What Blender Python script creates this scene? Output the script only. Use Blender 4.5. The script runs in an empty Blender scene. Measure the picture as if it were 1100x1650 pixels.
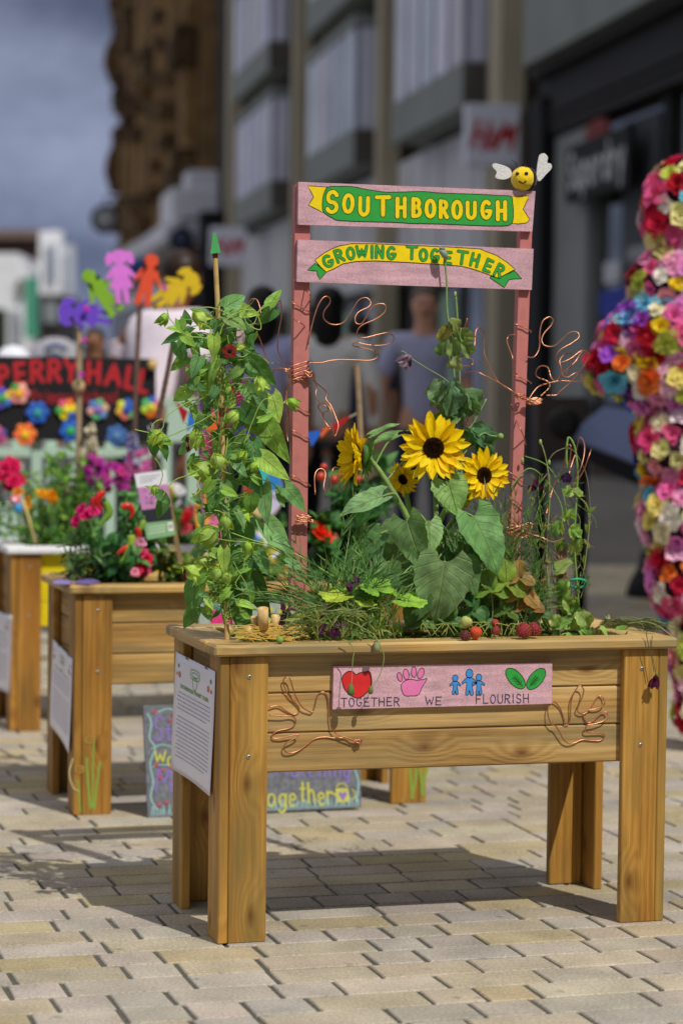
import bpy, math, random
import numpy as np
from mathutils import Vector
random.seed(7)
rnd=random.random
def ru(a,b): return a+(b-a)*random.random()
PI=math.pi
sc=bpy.context.scene
# ---------------------------------------------------------------- camera
CAM=np.array([-1.1092,-4.6304,1.0872]); YAW,PITCH,ROLL,FPX=.2847,.0464,.0121,3880.
cf=np.array([math.sin(YAW)*math.cos(PITCH),math.cos(YAW)*math.cos(PITCH),-math.sin(PITCH)])
_r=np.array([math.cos(YAW),-math.sin(YAW),0.]); _u=np.cross(_r,cf)
cr=math.cos(ROLL)*_r+math.sin(ROLL)*_u; cu=-math.sin(ROLL)*_r+math.cos(ROLL)*_u
cam=bpy.data.objects.new('camera',bpy.data.cameras.new('camera')); sc.collection.objects.link(cam); sc.camera=cam
from mathutils import Matrix
cam.matrix_world=Matrix(((cr[0],cu[0],-cf[0],CAM[0]),(cr[1],cu[1],-cf[1],CAM[1]),(cr[2],cu[2],-cf[2],CAM[2]),(0,0,0,1)))
cd=cam.data; cd.sensor_fit='VERTICAL'; cd.sensor_height=36; cd.sensor_width=24; cd.lens=FPX*36/1650
cd.clip_start=.1; cd.clip_end=2000
cd.dof.use_dof=True; cd.dof.focus_distance=4.86; cd.dof.aperture_fstop=2.9; cd.dof.aperture_blades=9
# ---------------------------------------------------------------- sky and sun
SUNV=Vector((.27,-.74,1.0)).normalized()
elev=math.asin(SUNV.z)
w=bpy.data.worlds.new('World'); sc.world=w; w.use_nodes=True
nt=w.node_tree; nt.nodes.clear()
def N(t,**k):
    n=nt.nodes.new(t)
    for a,b in k.items():
        if a in n.inputs.keys(): n.inputs[a].default_value=b
        else: setattr(n,a,b)
    return n
def LK(a,b): nt.links.new(a,b)
sky=N('ShaderNodeTexSky'); sky.sky_type='NISHITA'; sky.sun_disc=False; sky.sun_elevation=elev
sky.sun_rotation=math.atan2(SUNV.x,SUNV.y); sky.air_density=1.2; sky.dust_density=1.5
tc=N('ShaderNodeTexCoord'); mp=N('ShaderNodeMapping'); mp.inputs['Scale'].default_value=(6,6,12)
LK(tc.outputs['Generated'],mp.inputs['Vector'])
nz=N('ShaderNodeTexNoise',Scale=1.0,Detail=6.0,Roughness=.55); LK(mp.outputs[0],nz.inputs['Vector'])
rp=N('ShaderNodeValToRGB'); rp.color_ramp.elements[0].position=.40; rp.color_ramp.elements[0].color=(.66,.80,1.3,1)
rp.color_ramp.elements[1].position=.68; rp.color_ramp.elements[1].color=(2.2,2.5,3.5,1)
LK(nz.outputs['Fac'],rp.inputs[0])
# cloud cover: heavy cloud bank low in the sky, thinner overhead
nz2=N('ShaderNodeTexNoise',Scale=2.2,Detail=3.0); LK(tc.outputs['Generated'],nz2.inputs['Vector'])
rp2=N('ShaderNodeValToRGB'); rp2.color_ramp.elements[0].position=.30; rp2.color_ramp.elements[1].position=.50
LK(nz2.outputs['Fac'],rp2.inputs[0])
sx=N('ShaderNodeSeparateXYZ'); LK(tc.outputs['Generated'],sx.inputs[0])
mr=N('ShaderNodeMapRange'); mr.inputs[1].default_value=.25; mr.inputs[2].default_value=.5; mr.inputs[3].default_value=1; mr.inputs[4].default_value=0
LK(sx.outputs[2],mr.inputs[0])
mx=N('ShaderNodeMath',operation='MAXIMUM'); LK(rp2.outputs[0],mx.inputs[0]); LK(mr.outputs[0],mx.inputs[1])
mix=N('ShaderNodeMixRGB'); 
mz=N('ShaderNodeMapRange'); mz.inputs[1].default_value=.22; mz.inputs[2].default_value=.6; mz.inputs[3].default_value=1; mz.inputs[4].default_value=3.6; LK(sx.outputs[2],mz.inputs[0])
mh=N('ShaderNodeMapRange'); mh.inputs[1].default_value=.05; mh.inputs[2].default_value=.17; mh.inputs[3].default_value=1.3; mh.inputs[4].default_value=.92; LK(sx.outputs[2],mh.inputs[0])
ch=N('ShaderNodeVectorMath',operation='MULTIPLY'); LK(rp.outputs[0],ch.inputs[0]); LK(mh.outputs[0],ch.inputs[1])
cm=N('ShaderNodeVectorMath',operation='MULTIPLY'); LK(ch.outputs[0],cm.inputs[0]); LK(mz.outputs[0],cm.inputs[1])
mw=N('ShaderNodeMapRange'); mw.inputs[1].default_value=.22; mw.inputs[2].default_value=.5; LK(sx.outputs[2],mw.inputs[0])
cw=N('ShaderNodeMixRGB'); cw.inputs[2].default_value=(3.9,3.8,3.8,1); LK(mw.outputs[0],cw.inputs[0]); LK(cm.outputs[0],cw.inputs[1])
LK(mx.outputs[0],mix.inputs[0]); LK(sky.outputs[0],mix.inputs[1]); LK(cw.outputs[0],mix.inputs[2])
bg=N('ShaderNodeBackground',Strength=.145); LK(mix.outputs[0],bg.inputs[0])
wo=N('ShaderNodeOutputWorld'); LK(bg.outputs[0],wo.inputs[0])
sun=bpy.data.objects.new('sun',bpy.data.lights.new('sun','SUN')); sc.collection.objects.link(sun)
sun.data.energy=3.5; sun.data.angle=math.radians(.5); sun.data.color=(1,.95,.86)
sun.rotation_euler=SUNV.to_track_quat('Z','Y').to_euler(); sun.location=(3,-8,12)
sc.view_settings.view_transform='Standard'; sc.view_settings.look='None'; sc.view_settings.gamma=1; sc.view_settings.exposure=0
sc.cycles.max_bounces=6; sc.cycles.transparent_max_bounces=8
# ---------------------------------------------------------------- maths from the surveyed camera
def A(*p): return np.array(p,dtype=float)
def ray(x,y): return cf+cr*(x-550)/FPX-cu*(y-825)/FPX
def U(x,y,d): return CAM+ray(x,y)*d
def G(x,y,z=0.):
    q=ray(x,y); return CAM+q*(z-CAM[2])/q[2]
def PY(x,y,Y):
    q=ray(x,y); return CAM+q*(Y-CAM[1])/q[1]
def PX(x,y,X):
    q=ray(x,y); return CAM+q*(X-CAM[0])/q[0]
def dep(P): return float((np.array(P)-CAM)@cf)
def plY(Y):     # a vertical sheet facing the front; off lifts towards the viewer
    return lambda x,y,off=0.: PY(x,y,Y)-A(0,off,0)
def plX(X): return lambda x,y,off=0.: PX(x,y,X)-A(off,0,0)
def plD(d):
    P0=U(550,650,d); n=-A(cf[0],cf[1],0)/math.hypot(cf[0],cf[1])
    def f(x,y,off=0.):
        q=ray(x,y); t=((P0-CAM)@n)/(q@n); return CAM+q*t+n*off
    return f
def hx(s,k=1.):
    s=s.lstrip('#'); o=[]
    for i in (0,2,4):
        c=int(s[i:i+2],16)/255; o.append(k*(c/12.92 if c<=.04045 else ((c+.055)/1.055)**2.4))
    return tuple(o)
def nrm(a):
    a=np.array(a,float); l=np.linalg.norm(a); return a/l if l>1e-12 else A(0,0,1)
# ---------------------------------------------------------------- materials
MT={}
def newmat(name):
    global nt
    m=bpy.data.materials.new(name); m.use_nodes=True; nt=m.node_tree; nt.nodes.clear()
    MT[name]=m; return m
def fin(sh):
    o=N('ShaderNodeOutputMaterial'); LK(sh,o.inputs[0]); return o
def attr(a): return N('ShaderNodeAttribute',attribute_name=a)
def simple(name,rough=.6,noise=(40,.15),spec=.5,metal=0.,bump=0.,transl=0.,fixed=None,sheen=0.,coat=0.,aniso=None):
    newmat(name)
    if fixed: cs=N('ShaderNodeRGB'); cs.outputs[0].default_value=(*fixed,1); col=cs.outputs[0]
    else: col=attr('col').outputs['Color']
    t=N('ShaderNodeTexCoord'); nz=N('ShaderNodeTexNoise',Scale=float(noise[0]),Detail=4.)
    if aniso:
        mp=N('ShaderNodeMapping'); mp.inputs['Scale'].default_value=aniso; LK(t.outputs['Object'],mp.inputs[0]); LK(mp.outputs[0],nz.inputs['Vector'])
    else: LK(t.outputs['Object'],nz.inputs['Vector'])
    mr=N('ShaderNodeMapRange'); mr.inputs[1].default_value=.25; mr.inputs[2].default_value=.75; mr.inputs[3].default_value=1-noise[1]; mr.inputs[4].default_value=1+noise[1]
    LK(nz.outputs['Fac'],mr.inputs[0])
    mu=N('ShaderNodeVectorMath',operation='MULTIPLY'); LK(col,mu.inputs[0]); LK(mr.outputs[0],mu.inputs[1])
    p=N('ShaderNodeBsdfPrincipled',Roughness=rough,Metallic=metal); p.inputs['Specular IOR Level'].default_value=spec
    p.inputs['Sheen Weight'].default_value=sheen; p.inputs['Coat Weight'].default_value=coat
    LK(mu.outputs[0],p.inputs['Base Color'])
    if bump:
        b=N('ShaderNodeBump',Strength=bump,Distance=.002); LK(nz.outputs['Fac'],b.inputs['Height']); LK(b.outputs[0],p.inputs['Normal'])
    if transl:
        tr=N('ShaderNodeBsdfTranslucent'); LK(mu.outputs[0],tr.inputs[0]); ms=N('ShaderNodeMixShader'); ms.inputs[0].default_value=transl
        LK(p.outputs[0],ms.inputs[1]); LK(tr.outputs[0],ms.inputs[2]); fin(ms.outputs[0])
    else: fin(p.outputs[0])
    return MT[name]
simple('paint',.55,(60,.10),.35)
simple('ink',.7,(200,.12),.2)
simple('cloth',.9,(30,.12),.1,sheen=.2)
simple('felt',1.,(260,.22),.05,bump=.8,sheen=.4)
simple('skin',.55,(30,.08),.3)
simple('petal',.6,(90,.12),.2,transl=.3)
simple('crepe',.8,(70,.16),.15,transl=.15)
simple('stem',.6,(60,.22),.3)
simple('fruit',.3,(50,.15),.5,coat=.2)
simple('berry',.45,(900,.45),.4,bump=.9)
simple('seed',.9,(700,.55),.1,bump=1.)
simple('bark',.85,(60,.3),.2,bump=.6,aniso=(1,1,.15))
simple('cane',.5,(120,.2),.3,aniso=(1,1,.08))
simple('soil',1.,(120,.5),.1,bump=1.)
simple('facade',.7,(.9,.12),.3)
simple('brownstone',.85,(1.6,.38),.2)
simple('metal',.35,(20,.1),.5,metal=.8)
simple('copper',.42,(90,.18),.5,metal=1.)
simple('paper',.35,(8,.03),.3,coat=.15)
simple('slate',.8,(90,.35),.2)
simple('hair',.5,(80,.3),.3)
# glossy shop glass (dark, reflects the street)
newmat('glass'); g=N('ShaderNodeBsdfPrincipled',Roughness=.06); g.inputs['Base Color'].default_value=(.035,.042,.03,1); g.inputs['Specular IOR Level'].default_value=.9; fin(g.outputs[0])
# glitter pink paint on the sign boards
newmat('glitter'); t=N('ShaderNodeTexCoord'); v=N('ShaderNodeTexVoronoi',Scale=900.); LK(t.outputs['Object'],v.inputs['Vector'])
nz=N('ShaderNodeTexNoise',Scale=14.,Detail=5.); mp=N('ShaderNodeMapping'); mp.inputs['Scale'].default_value=(1,1,5); LK(t.outputs['Object'],mp.inputs[0]); LK(mp.outputs[0],nz.inputs['Vector'])
hs=N('ShaderNodeHueSaturation'); hs.inputs['Saturation'].default_value=.35; LK(v.outputs['Color'],hs.inputs['Color'])
m1=N('ShaderNodeMixRGB',blend_type='OVERLAY'); m1.inputs[0].default_value=.55; m1.inputs[1].default_value=(*hx('#c49aa4'),1); LK(hs.outputs[0],m1.inputs[2])
mr=N('ShaderNodeMapRange'); mr.inputs[1].default_value=.3; mr.inputs[2].default_value=.7; mr.inputs[3].default_value=.76; mr.inputs[4].default_value=1.16; LK(nz.outputs[0],mr.inputs[0])
mu=N('ShaderNodeVectorMath',operation='MULTIPLY'); LK(m1.outputs[0],mu.inputs[0]); LK(mr.outputs[0],mu.inputs[1])
p=N('ShaderNodeBsdfPrincipled',Roughness=.42); p.inputs['Specular IOR Level'].default_value=.4; LK(mu.outputs[0],p.inputs['Base Color'])
nm=N('ShaderNodeBump',Strength=.5,Distance=.0006); LK(v.outputs['Distance'],nm.inputs['Height']); LK(nm.outputs[0],p.inputs['Normal']); fin(p.outputs[0])
# leaf: gc=(across,along,random); side veins lighter
newmat('leaf'); a=attr('gc'); s=N('ShaderNodeSeparateXYZ'); LK(a.outputs['Vector'],s.inputs[0])
def M(op,x,y=None,cl=False):
    n=N('ShaderNodeMath',operation=op,use_clamp=cl)
    for i,q in enumerate((x,y)):
        if q is None: continue
        if isinstance(q,(int,float)): n.inputs[i].default_value=q
        else: LK(q,n.inputs[i])
    return n.outputs[0]
au=M('ABSOLUTE',s.outputs[0]); ph=M('SUBTRACT',M('MULTIPLY',s.outputs[1],7.),M('MULTIPLY',au,2.2))
fr=M('ABSOLUTE',M('SUBTRACT',M('FRACT',ph),.5)); v1=M('SUBTRACT',1.,M('MULTIPLY',fr,14.),True)
v2=M('SUBTRACT',1.,M('MULTIPLY',au,16.),True); vein=M('MAXIMUM',M('MULTIPLY',v1,.45),v2)
t=N('ShaderNodeTexCoord'); nz=N('ShaderNodeTexNoise',Scale=45.,Detail=5.); LK(t.outputs['Object'],nz.inputs['Vector'])
mr=N('ShaderNodeMapRange'); mr.inputs[1].default_value=.3; mr.inputs[2].default_value=.7; mr.inputs[3].default_value=.7; mr.inputs[4].default_value=1.5; LK(nz.outputs[0],mr.inputs[0])
mu=N('ShaderNodeVectorMath',operation='MULTIPLY'); LK(attr('col').outputs['Color'],mu.inputs[0]); LK(mr.outputs[0],mu.inputs[1])
mx=N('ShaderNodeMixRGB'); mx.inputs[2].default_value=(*hx('#a9bf74'),1); LK(M('MULTIPLY',vein,.55),mx.inputs[0]); LK(mu.outputs[0],mx.inputs[1])
p=N('ShaderNodeBsdfPrincipled',Roughness=.5); p.inputs['Specular IOR Level'].default_value=.35; LK(mx.outputs[0],p.inputs['Base Color'])
b=N('ShaderNodeBump',Strength=.9,Distance=.003); b.invert=True; LK(M('ADD',vein,M('MULTIPLY',nz.outputs[0],.8)),b.inputs['Height']); LK(b.outputs[0],p.inputs['Normal'])
tr=N('ShaderNodeBsdfTranslucent'); ty=N('ShaderNodeVectorMath',operation='MULTIPLY'); ty.inputs[1].default_value=(1.5,1.35,.5); LK(mx.outputs[0],ty.inputs[0]); LK(ty.outputs[0],tr.inputs[0])
ms=N('ShaderNodeMixShader'); ms.inputs[0].default_value=.32; LK(p.outputs[0],ms.inputs[1]); LK(tr.outputs[0],ms.inputs[2]); fin(ms.outputs[0])
# wood: gc=(along grain, across, depth) in metres plus a random offset
newmat('wood'); a=attr('gc'); mp=N('ShaderNodeMapping'); mp.inputs['Scale'].default_value=(1.6,26,26); LK(a.outputs['Vector'],mp.inputs[0])
mk=N('ShaderNodeMapping'); mk.inputs['Scale'].default_value=(4.2,9,9); LK(a.outputs['Vector'],mk.inputs[0])
vk=N('ShaderNodeTexVoronoi',Scale=1.0); vk.voronoi_dimensions='2D'; vk.inputs['Randomness'].default_value=1; LK(mk.outputs[0],vk.inputs['Vector'])
sk=N('ShaderNodeSeparateColor'); LK(vk.outputs['Color'],sk.inputs[0]); kn=M('MULTIPLY',M('SUBTRACT',1.,M('MULTIPLY',vk.outputs['Distance'],3.0),True),M('GREATER_THAN',sk.outputs[0],.42))      # influence of a knot
wob=N('ShaderNodeTexNoise',Scale=1.,Detail=2.); LK(mp.outputs[0],wob.inputs['Vector'])
sy=N('ShaderNodeSeparateXYZ'); LK(a.outputs['Vector'],sy.inputs[0])
ring=M('SINE',M('ADD',M('ADD',M('MULTIPLY',sy.outputs[1],420.),M('MULTIPLY',wob.outputs[0],11.)),M('MULTIPLY',kn,16.)))
fine=N('ShaderNodeTexNoise',Scale=1.,Detail=6.,Roughness=.7); mf=N('ShaderNodeMapping'); mf.inputs['Scale'].default_value=(9,420,420); LK(a.outputs['Vector'],mf.inputs[0]); LK(mf.outputs[0],fine.inputs['Vector'])
big=N('ShaderNodeTexNoise',Scale=1.,Detail=3.); mb_=N('ShaderNodeMapping'); mb_.inputs['Scale'].default_value=(2.,14,14); LK(a.outputs['Vector'],mb_.inputs[0]); LK(mb_.outputs[0],big.inputs['Vector'])
g1=M('ADD',M('MULTIPLY',ring,.06),M('ADD',M('MULTIPLY',fine.outputs[0],.62),M('MULTIPLY',big.outputs[0],.82)))
cr_=N('ShaderNodeValToRGB'); e=cr_.color_ramp.elements; e[0].position=.42; e[0].color=(*hx('#7a5c34'),1); e[1].position=.95; e[1].color=(*hx('#cdb27e'),1)
e2=e.new(.66); e2.color=(*hx('#ab8a54'),1); LK(g1,cr_.inputs[0])
gm=N('ShaderNodeMixRGB'); gm.inputs[2].default_value=(*hx('#7c7358'),1); gz=N('ShaderNodeTexNoise',Scale=1.3,Detail=3.); LK(mb_.outputs[0],gz.inputs['Vector'])
LK(M('MULTIPLY',M('SUBTRACT',gz.outputs[0],.45,True),3.2,True),gm.inputs[0]); LK(cr_.outputs[0],gm.inputs[1])
kc=N('ShaderNodeMixRGB'); kc.inputs[2].default_value=(*hx('#5a3418'),1); LK(M('MULTIPLY',M('SUBTRACT',kn,.62,True),2.2,True),kc.inputs[0]); LK(gm.outputs[0],kc.inputs[1])
mu=N('ShaderNodeVectorMath',operation='MULTIPLY'); LK(kc.outputs[0],mu.inputs[0]); LK(attr('col').outputs['Color'],mu.inputs[1])
p=N('ShaderNodeBsdfPrincipled',Roughness=.52); p.inputs['Specular IOR Level'].default_value=.35; LK(mu.outputs[0],p.inputs['Base Color'])
b=N('ShaderNodeBump',Strength=.35,Distance=.0012); LK(g1,b.inputs['Height']); LK(b.outputs[0],p.inputs['Normal']); fin(p.outputs[0])
# stone pavers
newmat('paver'); t=N('ShaderNodeTexCoord'); n1=N('ShaderNodeTexNoise',Scale=150.,Detail=5.,Roughness=.75); LK(t.outputs['Object'],n1.inputs['Vector'])
n2=N('ShaderNodeTexNoise',Scale=7.,Detail=5.); LK(t.outputs['Object'],n2.inputs['Vector']); n3=N('ShaderNodeTexNoise',Scale=.9,Detail=4.); LK(t.outputs['Object'],n3.inputs['Vector'])
f=M('ADD',M('MULTIPLY',n1.outputs[0],1.15),M('ADD',M('MULTIPLY',n2.outputs[0],.5),M('MULTIPLY',n3.outputs[0],.45)))
mr=N('ShaderNodeMapRange'); mr.inputs[1].default_value=.65; mr.inputs[2].default_value=1.45; mr.inputs[3].default_value=.34; mr.inputs[4].default_value=1.66; LK(f,mr.inputs[0])
vs=N('ShaderNodeTexVoronoi',Scale=9.); LK(t.outputs['Object'],vs.inputs['Vector'])   # small stains and gum spots
sp=M('SUBTRACT',1.,M('MULTIPLY',M('SUBTRACT',.11,vs.outputs['Distance'],True),4.5,True))
mu=N('ShaderNodeVectorMath',operation='MULTIPLY'); LK(attr('col').outputs['Color'],mu.inputs[0]); LK(M('MULTIPLY',mr.outputs[0],sp),mu.inputs[1])
p=N('ShaderNodeBsdfPrincipled',Roughness=.85); p.inputs['Specular IOR Level'].default_value=.25; LK(mu.outputs[0],p.inputs['Base Color'])
b=N('ShaderNodeBump',Strength=.7,Distance=.0016); LK(n1.outputs[0],b.inputs['Height']); LK(b.outputs[0],p.inputs['Normal']); fin(p.outputs[0])
# joint sand / grit
newmat('joint'); t=N('ShaderNodeTexCoord'); n1=N('ShaderNodeTexNoise',Scale=350.,Detail=4.); LK(t.outputs['Object'],n1.inputs['Vector'])
r=N('ShaderNodeValToRGB'); r.color_ramp.elements[0].position=.35; r.color_ramp.elements[0].color=(.05,.05,.042,1); r.color_ramp.elements[1].position=.7; r.color_ramp.elements[1].color=(.16,.15,.12,1); LK(n1.outputs[0],r.inputs[0])
p=N('ShaderNodeBsdfPrincipled',Roughness=.95); LK(r.outputs[0],p.inputs['Base Color']); b=N('ShaderNodeBump',Strength=1.,Distance=.003); LK(n1.outputs[0],b.inputs['Height']); LK(b.outputs[0],p.inputs['Normal']); fin(p.outputs[0])
# far paving
newmat('far_paving'); t=N('ShaderNodeTexCoord'); bt=N('ShaderNodeTexBrick',Scale=1.); bt.inputs['Brick Width'].default_value=.5; bt.inputs['Row Height'].default_value=.25; bt.inputs['Mortar Size'].default_value=.006
bt.inputs['Color1'].default_value=(.17,.16,.145,1); bt.inputs['Color2'].default_value=(.22,.21,.19,1); bt.inputs['Mortar'].default_value=(.08,.08,.07,1); LK(t.outputs['Object'],bt.inputs['Vector'])
n1=N('ShaderNodeTexNoise',Scale=.5,Detail=5.); LK(t.outputs['Object'],n1.inputs['Vector']); mr=N('ShaderNodeMapRange'); mr.inputs[3].default_value=.6; mr.inputs[4].default_value=1.4; LK(n1.outputs[0],mr.inputs[0])
mu=N('ShaderNodeVectorMath',operation='MULTIPLY'); LK(bt.outputs[0],mu.inputs[0]); LK(mr.outputs[0],mu.inputs[1])
p=N('ShaderNodeBsdfPrincipled',Roughness=.8); LK(mu.outputs[0],p.inputs['Base Color']); fin(p.outputs[0])
# lit lamp in the shop
newmat('lamp_glow'); e=N('ShaderNodeEmission',Strength=2.5); e.inputs[0].default_value=(1,.72,.25,1); fin(e.outputs[0])
# ---------------------------------------------------------------- mesh builder
WL={}
class MB:
    def __init__(s,c=(1,1,1)):
        s.v=[];s.f=[];s.sm=[];s.g=[];s.cl=[];s.c=c
    def add(s,vs,fs,smooth=False,gs=None,cs=None):
        o=len(s.v)
        for i,p in enumerate(vs):
            s.v.append((float(p[0]),float(p[1]),float(p[2]))); s.g.append(tuple(gs[i]) if gs is not None else s.v[-1]); s.cl.append(tuple(cs[i]) if cs is not None else s.c)
        for f in fs: s.f.append([o+i for i in f]); s.sm.append(smooth)
    def box(s,x0,x1,y0,y1,z0,z1,ax=None,bv=.002,tf=None):
        # chamfered box; ax = grain axis
        L=[x1-x0,y1-y0,z1-z0]
        if ax is None: ax=int(np.argmax(L))
        c=[(x0+x1)/2,(y0+y1)/2,(z0+z1)/2]; h=[l/2 for l in L]; bv=min(bv,min(h)*.45)
        vs=[];idx={}
        for sx in(-1,1):
            for sy in(-1,1):
                for sz in(-1,1):
                    for a in range(3):
                        p=[c[0]+sx*(h[0]-(bv if a!=0 else 0)),c[1]+sy*(h[1]-(bv if a!=1 else 0)),c[2]+sz*(h[2]-(bv if a!=2 else 0))]
                        idx[(sx,sy,sz,a)]=len(vs); vs.append(p)
        fs=[]
        def k(sg,a): return idx[(sg[0],sg[1],sg[2],a)]
        for a in range(3):
            b,d=(a+1)%3,(a+2)%3
            for q in(-1,1):
                ring=[]
                for (i,j) in((-1,-1),(1,-1),(1,1),(-1,1)):
                    sg=[0,0,0];sg[a]=q;sg[b]=i;sg[d]=j;ring.append(k(sg,a))
                fs.append(ring if q>0 else ring[::-1])
            for i in(-1,1):
                for j in(-1,1):      # edges parallel to a, between faces b and d
                    s0=[0,0,0];s0[a]=-1;s0[b]=i;s0[d]=j;s1=list(s0);s1[a]=1
                    q=[k(s0,b),k(s1,b),k(s1,d),k(s0,d)]
                    fs.append(q if i*j<0 else q[::-1])
        for sx in(-1,1):
            for sy in(-1,1):
                for sz in(-1,1):
                    q=[k((sx,sy,sz),a) for a in range(3)]; fs.append(q if sx*sy*sz>0 else q[::-1])
        off=[ru(0,50),ru(0,9),ru(0,9)]; o=[ax]+[i for i in sorted(range(3),key=lambda i:-L[i]) if i!=ax]
        gs=[(p[o[0]]+off[0],p[o[1]]+off[1],p[o[2]]+off[2]) for p in vs]
        if tf: vs=[tf(p) for p in vs]
        s.add(vs,fs,False,gs)
    def tube(s,pts,r,n=6,smooth=True,cap=True):
        P=[np.array(p,float) for p in pts]; m=len(P)
        if not hasattr(r,'__len__'): r=[r]*m
        vs=[];prev=None
        for i in range(m):
            t=nrm(P[min(i+1,m-1)]-P[max(i-1,0)])
            if prev is None:
                a=A(0,0,1) if abs(t[2])<.9 else A(1,0,0); u=nrm(np.cross(a,t))
            else:
                u=prev-t*(prev@t); u=nrm(u) if np.linalg.norm(u)>1e-6 else nrm(np.cross(A(0,0,1),t))
            prev=u; w_=np.cross(t,u)
            for k in range(n):
                a=2*PI*k/n; vs.append(P[i]+(u*math.cos(a)+w_*math.sin(a))*r[i])
        fs=[[i*n+k,i*n+(k+1)%n,(i+1)*n+(k+1)%n,(i+1)*n+k] for i in range(m-1) for k in range(n)]
        if cap: fs+= [list(range(n))[::-1],[(m-1)*n+k for k in range(n)]]
        s.add(vs,fs,smooth)
    def ell(s,c,rx,ry,rz,n=12,m=8,ax=None,jit=0.,smooth=True):
        # ellipsoid; ax = optional 3 axes
        ax=ax or (A(1,0,0),A(0,1,0),A(0,0,1)); c=np.array(c,float); vs=[c-ax[2]*rz]
        for i in range(1,m):
            ph=-PI/2+PI*i/m
            for k in range(n):
                th=2*PI*k/n; j=1+jit*(rnd()-.5)
                vs.append(c+j*(ax[0]*rx*math.cos(ph)*math.cos(th)+ax[1]*ry*math.cos(ph)*math.sin(th)+ax[2]*rz*math.sin(ph)))
        vs.append(c+ax[2]*rz); L_=len(vs)-1
        fs=[[0,1+(k+1)%n,1+k] for k in range(n)]
        for i in range(m-2):
            a=1+i*n; fs+=[[a+k,a+(k+1)%n,a+n+(k+1)%n,a+n+k] for k in range(n)]
        a=1+(m-2)*n; fs+=[[a+k,a+(k+1)%n,L_] for k in range(n)]
        s.add(vs,fs,smooth)
    def lathe(s,c,prof,n=14,ax=None,smooth=True):
        ax=ax or (A(1,0,0),A(0,1,0),A(0,0,1)); c=np.array(c,float); vs=[]
        for (r,z) in prof:
            for k in range(n):
                a=2*PI*k/n; vs.append(c+ax[2]*z+(ax[0]*math.cos(a)+ax[1]*math.sin(a))*r)
        m=len(prof); fs=[[i*n+k,i*n+(k+1)%n,(i+1)*n+(k+1)%n,(i+1)*n+k] for i in range(m-1) for k in range(n)]
        fs+=[list(range(n))[::-1],[(m-1)*n+k for k in range(n)]]
        s.add(vs,fs,smooth)
    def poly(s,pts,pl,off=0.,th=0.):
        # flat outline on a plane, or a slab of thickness th behind it
        a=[pl(x,y,off) for x,y in pts]; n=len(a)
        if th<=0: s.add(a,[list(range(n))]); return
        b=[pl(x,y,off-th) for x,y in pts]
        s.add(a+b,[list(range(n)),[n+i for i in range(n)][::-1]]+[[i,(i+1)%n,n+(i+1)%n,n+i] for i in range(n)])
    def rib(s,pts,w,pl,off=0.,closed=False):
        # brush stroke of width w (pixels of the survey) with round ends
        P=[np.array(p,float) for p in pts]
        if not closed and len(P)>8 and np.linalg.norm(P[0]-P[-1])<.35*np.linalg.norm(P[0]-P[len(P)//2])*.3+w*.25: P=P[:-1]; closed=True
        m=len(P); Lf=[];Rt=[]
        for i in range(m):
            if closed: t=P[(i+1)%m]-P[i-1]
            else: t=P[min(i+1,m-1)]-P[max(i-1,0)]
            t=t/(np.linalg.norm(t)+1e-9); n_=np.array([-t[1],t[0]])*w/2*(1+.1*(rnd()-.5))
            Lf.append(P[i]+n_);Rt.append(P[i]-n_)
        vs=[pl(q[0],q[1],off) for q in Lf]+[pl(q[0],q[1],off) for q in Rt]
        fs=[[i,(i+1)%m,m+(i+1)%m,m+i] for i in range(m if closed else m-1)]
        if not closed:
            for e,o,sg in((0,1,1),(m-1,m-2,1)):
                d=P[e]-P[o]; d=d/(np.linalg.norm(d)+1e-9); b=math.atan2(d[1],d[0]); k0=len(vs)
                arc=[P[e]+w/2*np.array([math.cos(b+a),math.sin(b+a)]) for a in (PI/3,PI/6,0,-PI/6,-PI/3)]
                vs+= [pl(q[0],q[1],off) for q in arc]
                # choose end sides
                l,r_=(e,m+e)
                nl=(Lf[e]-P[e]); side=np.array([math.cos(b+PI/2),math.sin(b+PI/2)])
                if nl@side>0: ring=[l]+list(range(k0,k0+5))+[r_]
                else: ring=[r_]+list(range(k0,k0+5))+[l]
                fs.append(ring)
        s.add(vs,fs)
    def build(s,name,mat,parent=None,loc=None,**tags):
        me=bpy.data.meshes.new(name)
        base=WL.get(parent.name,A(0,0,0)) if parent else (np.array(loc,float) if loc is not None else A(0,0,0))
        V_=np.array(s.v,dtype=float).reshape(-1,3)-base
        me.from_pydata(V_.tolist(),[],s.f)
        me.polygons.foreach_set('use_smooth',s.sm)
        ca=me.attributes.new('col','FLOAT_COLOR','POINT'); c4=np.ones((len(s.v),4),dtype=np.float32); c4[:,:3]=np.array(s.cl,dtype=np.float32); ca.data.foreach_set('color',c4.ravel())
        ga=me.attributes.new('gc','FLOAT_VECTOR','POINT'); ga.data.foreach_set('vector',np.array(s.g,dtype=np.float32).ravel())
        me.materials.append(MT[mat]); me.update()
        o=bpy.data.objects.new(name,me); sc.collection.objects.link(o)
        if parent: o.parent=parent
        else: o.location=base.tolist()
        WL[o.name]=base
        tag(o,**tags); return o
def tag(o,label=None,cat=None,group=None,kind=None):
    for k,v in(('label',label),('category',cat),('group',group),('kind',kind)):
        if v: o[k]=v
def thing(name,loc,label,cat,group=None):
    o=bpy.data.objects.new(name,None); sc.collection.objects.link(o); o.location=[float(q) for q in loc]; o.empty_display_size=.1
    WL[o.name]=np.array(loc,float); tag(o,label,cat,group); return o
def kids(o): return [c for c in bpy.data.objects if c.parent==o]
def copy_tree(o,parent=None):
    c=o.copy(); sc.collection.objects.link(c)
    if parent: c.parent=parent
    for ch in kids(o): copy_tree(ch,c)
    return c
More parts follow.
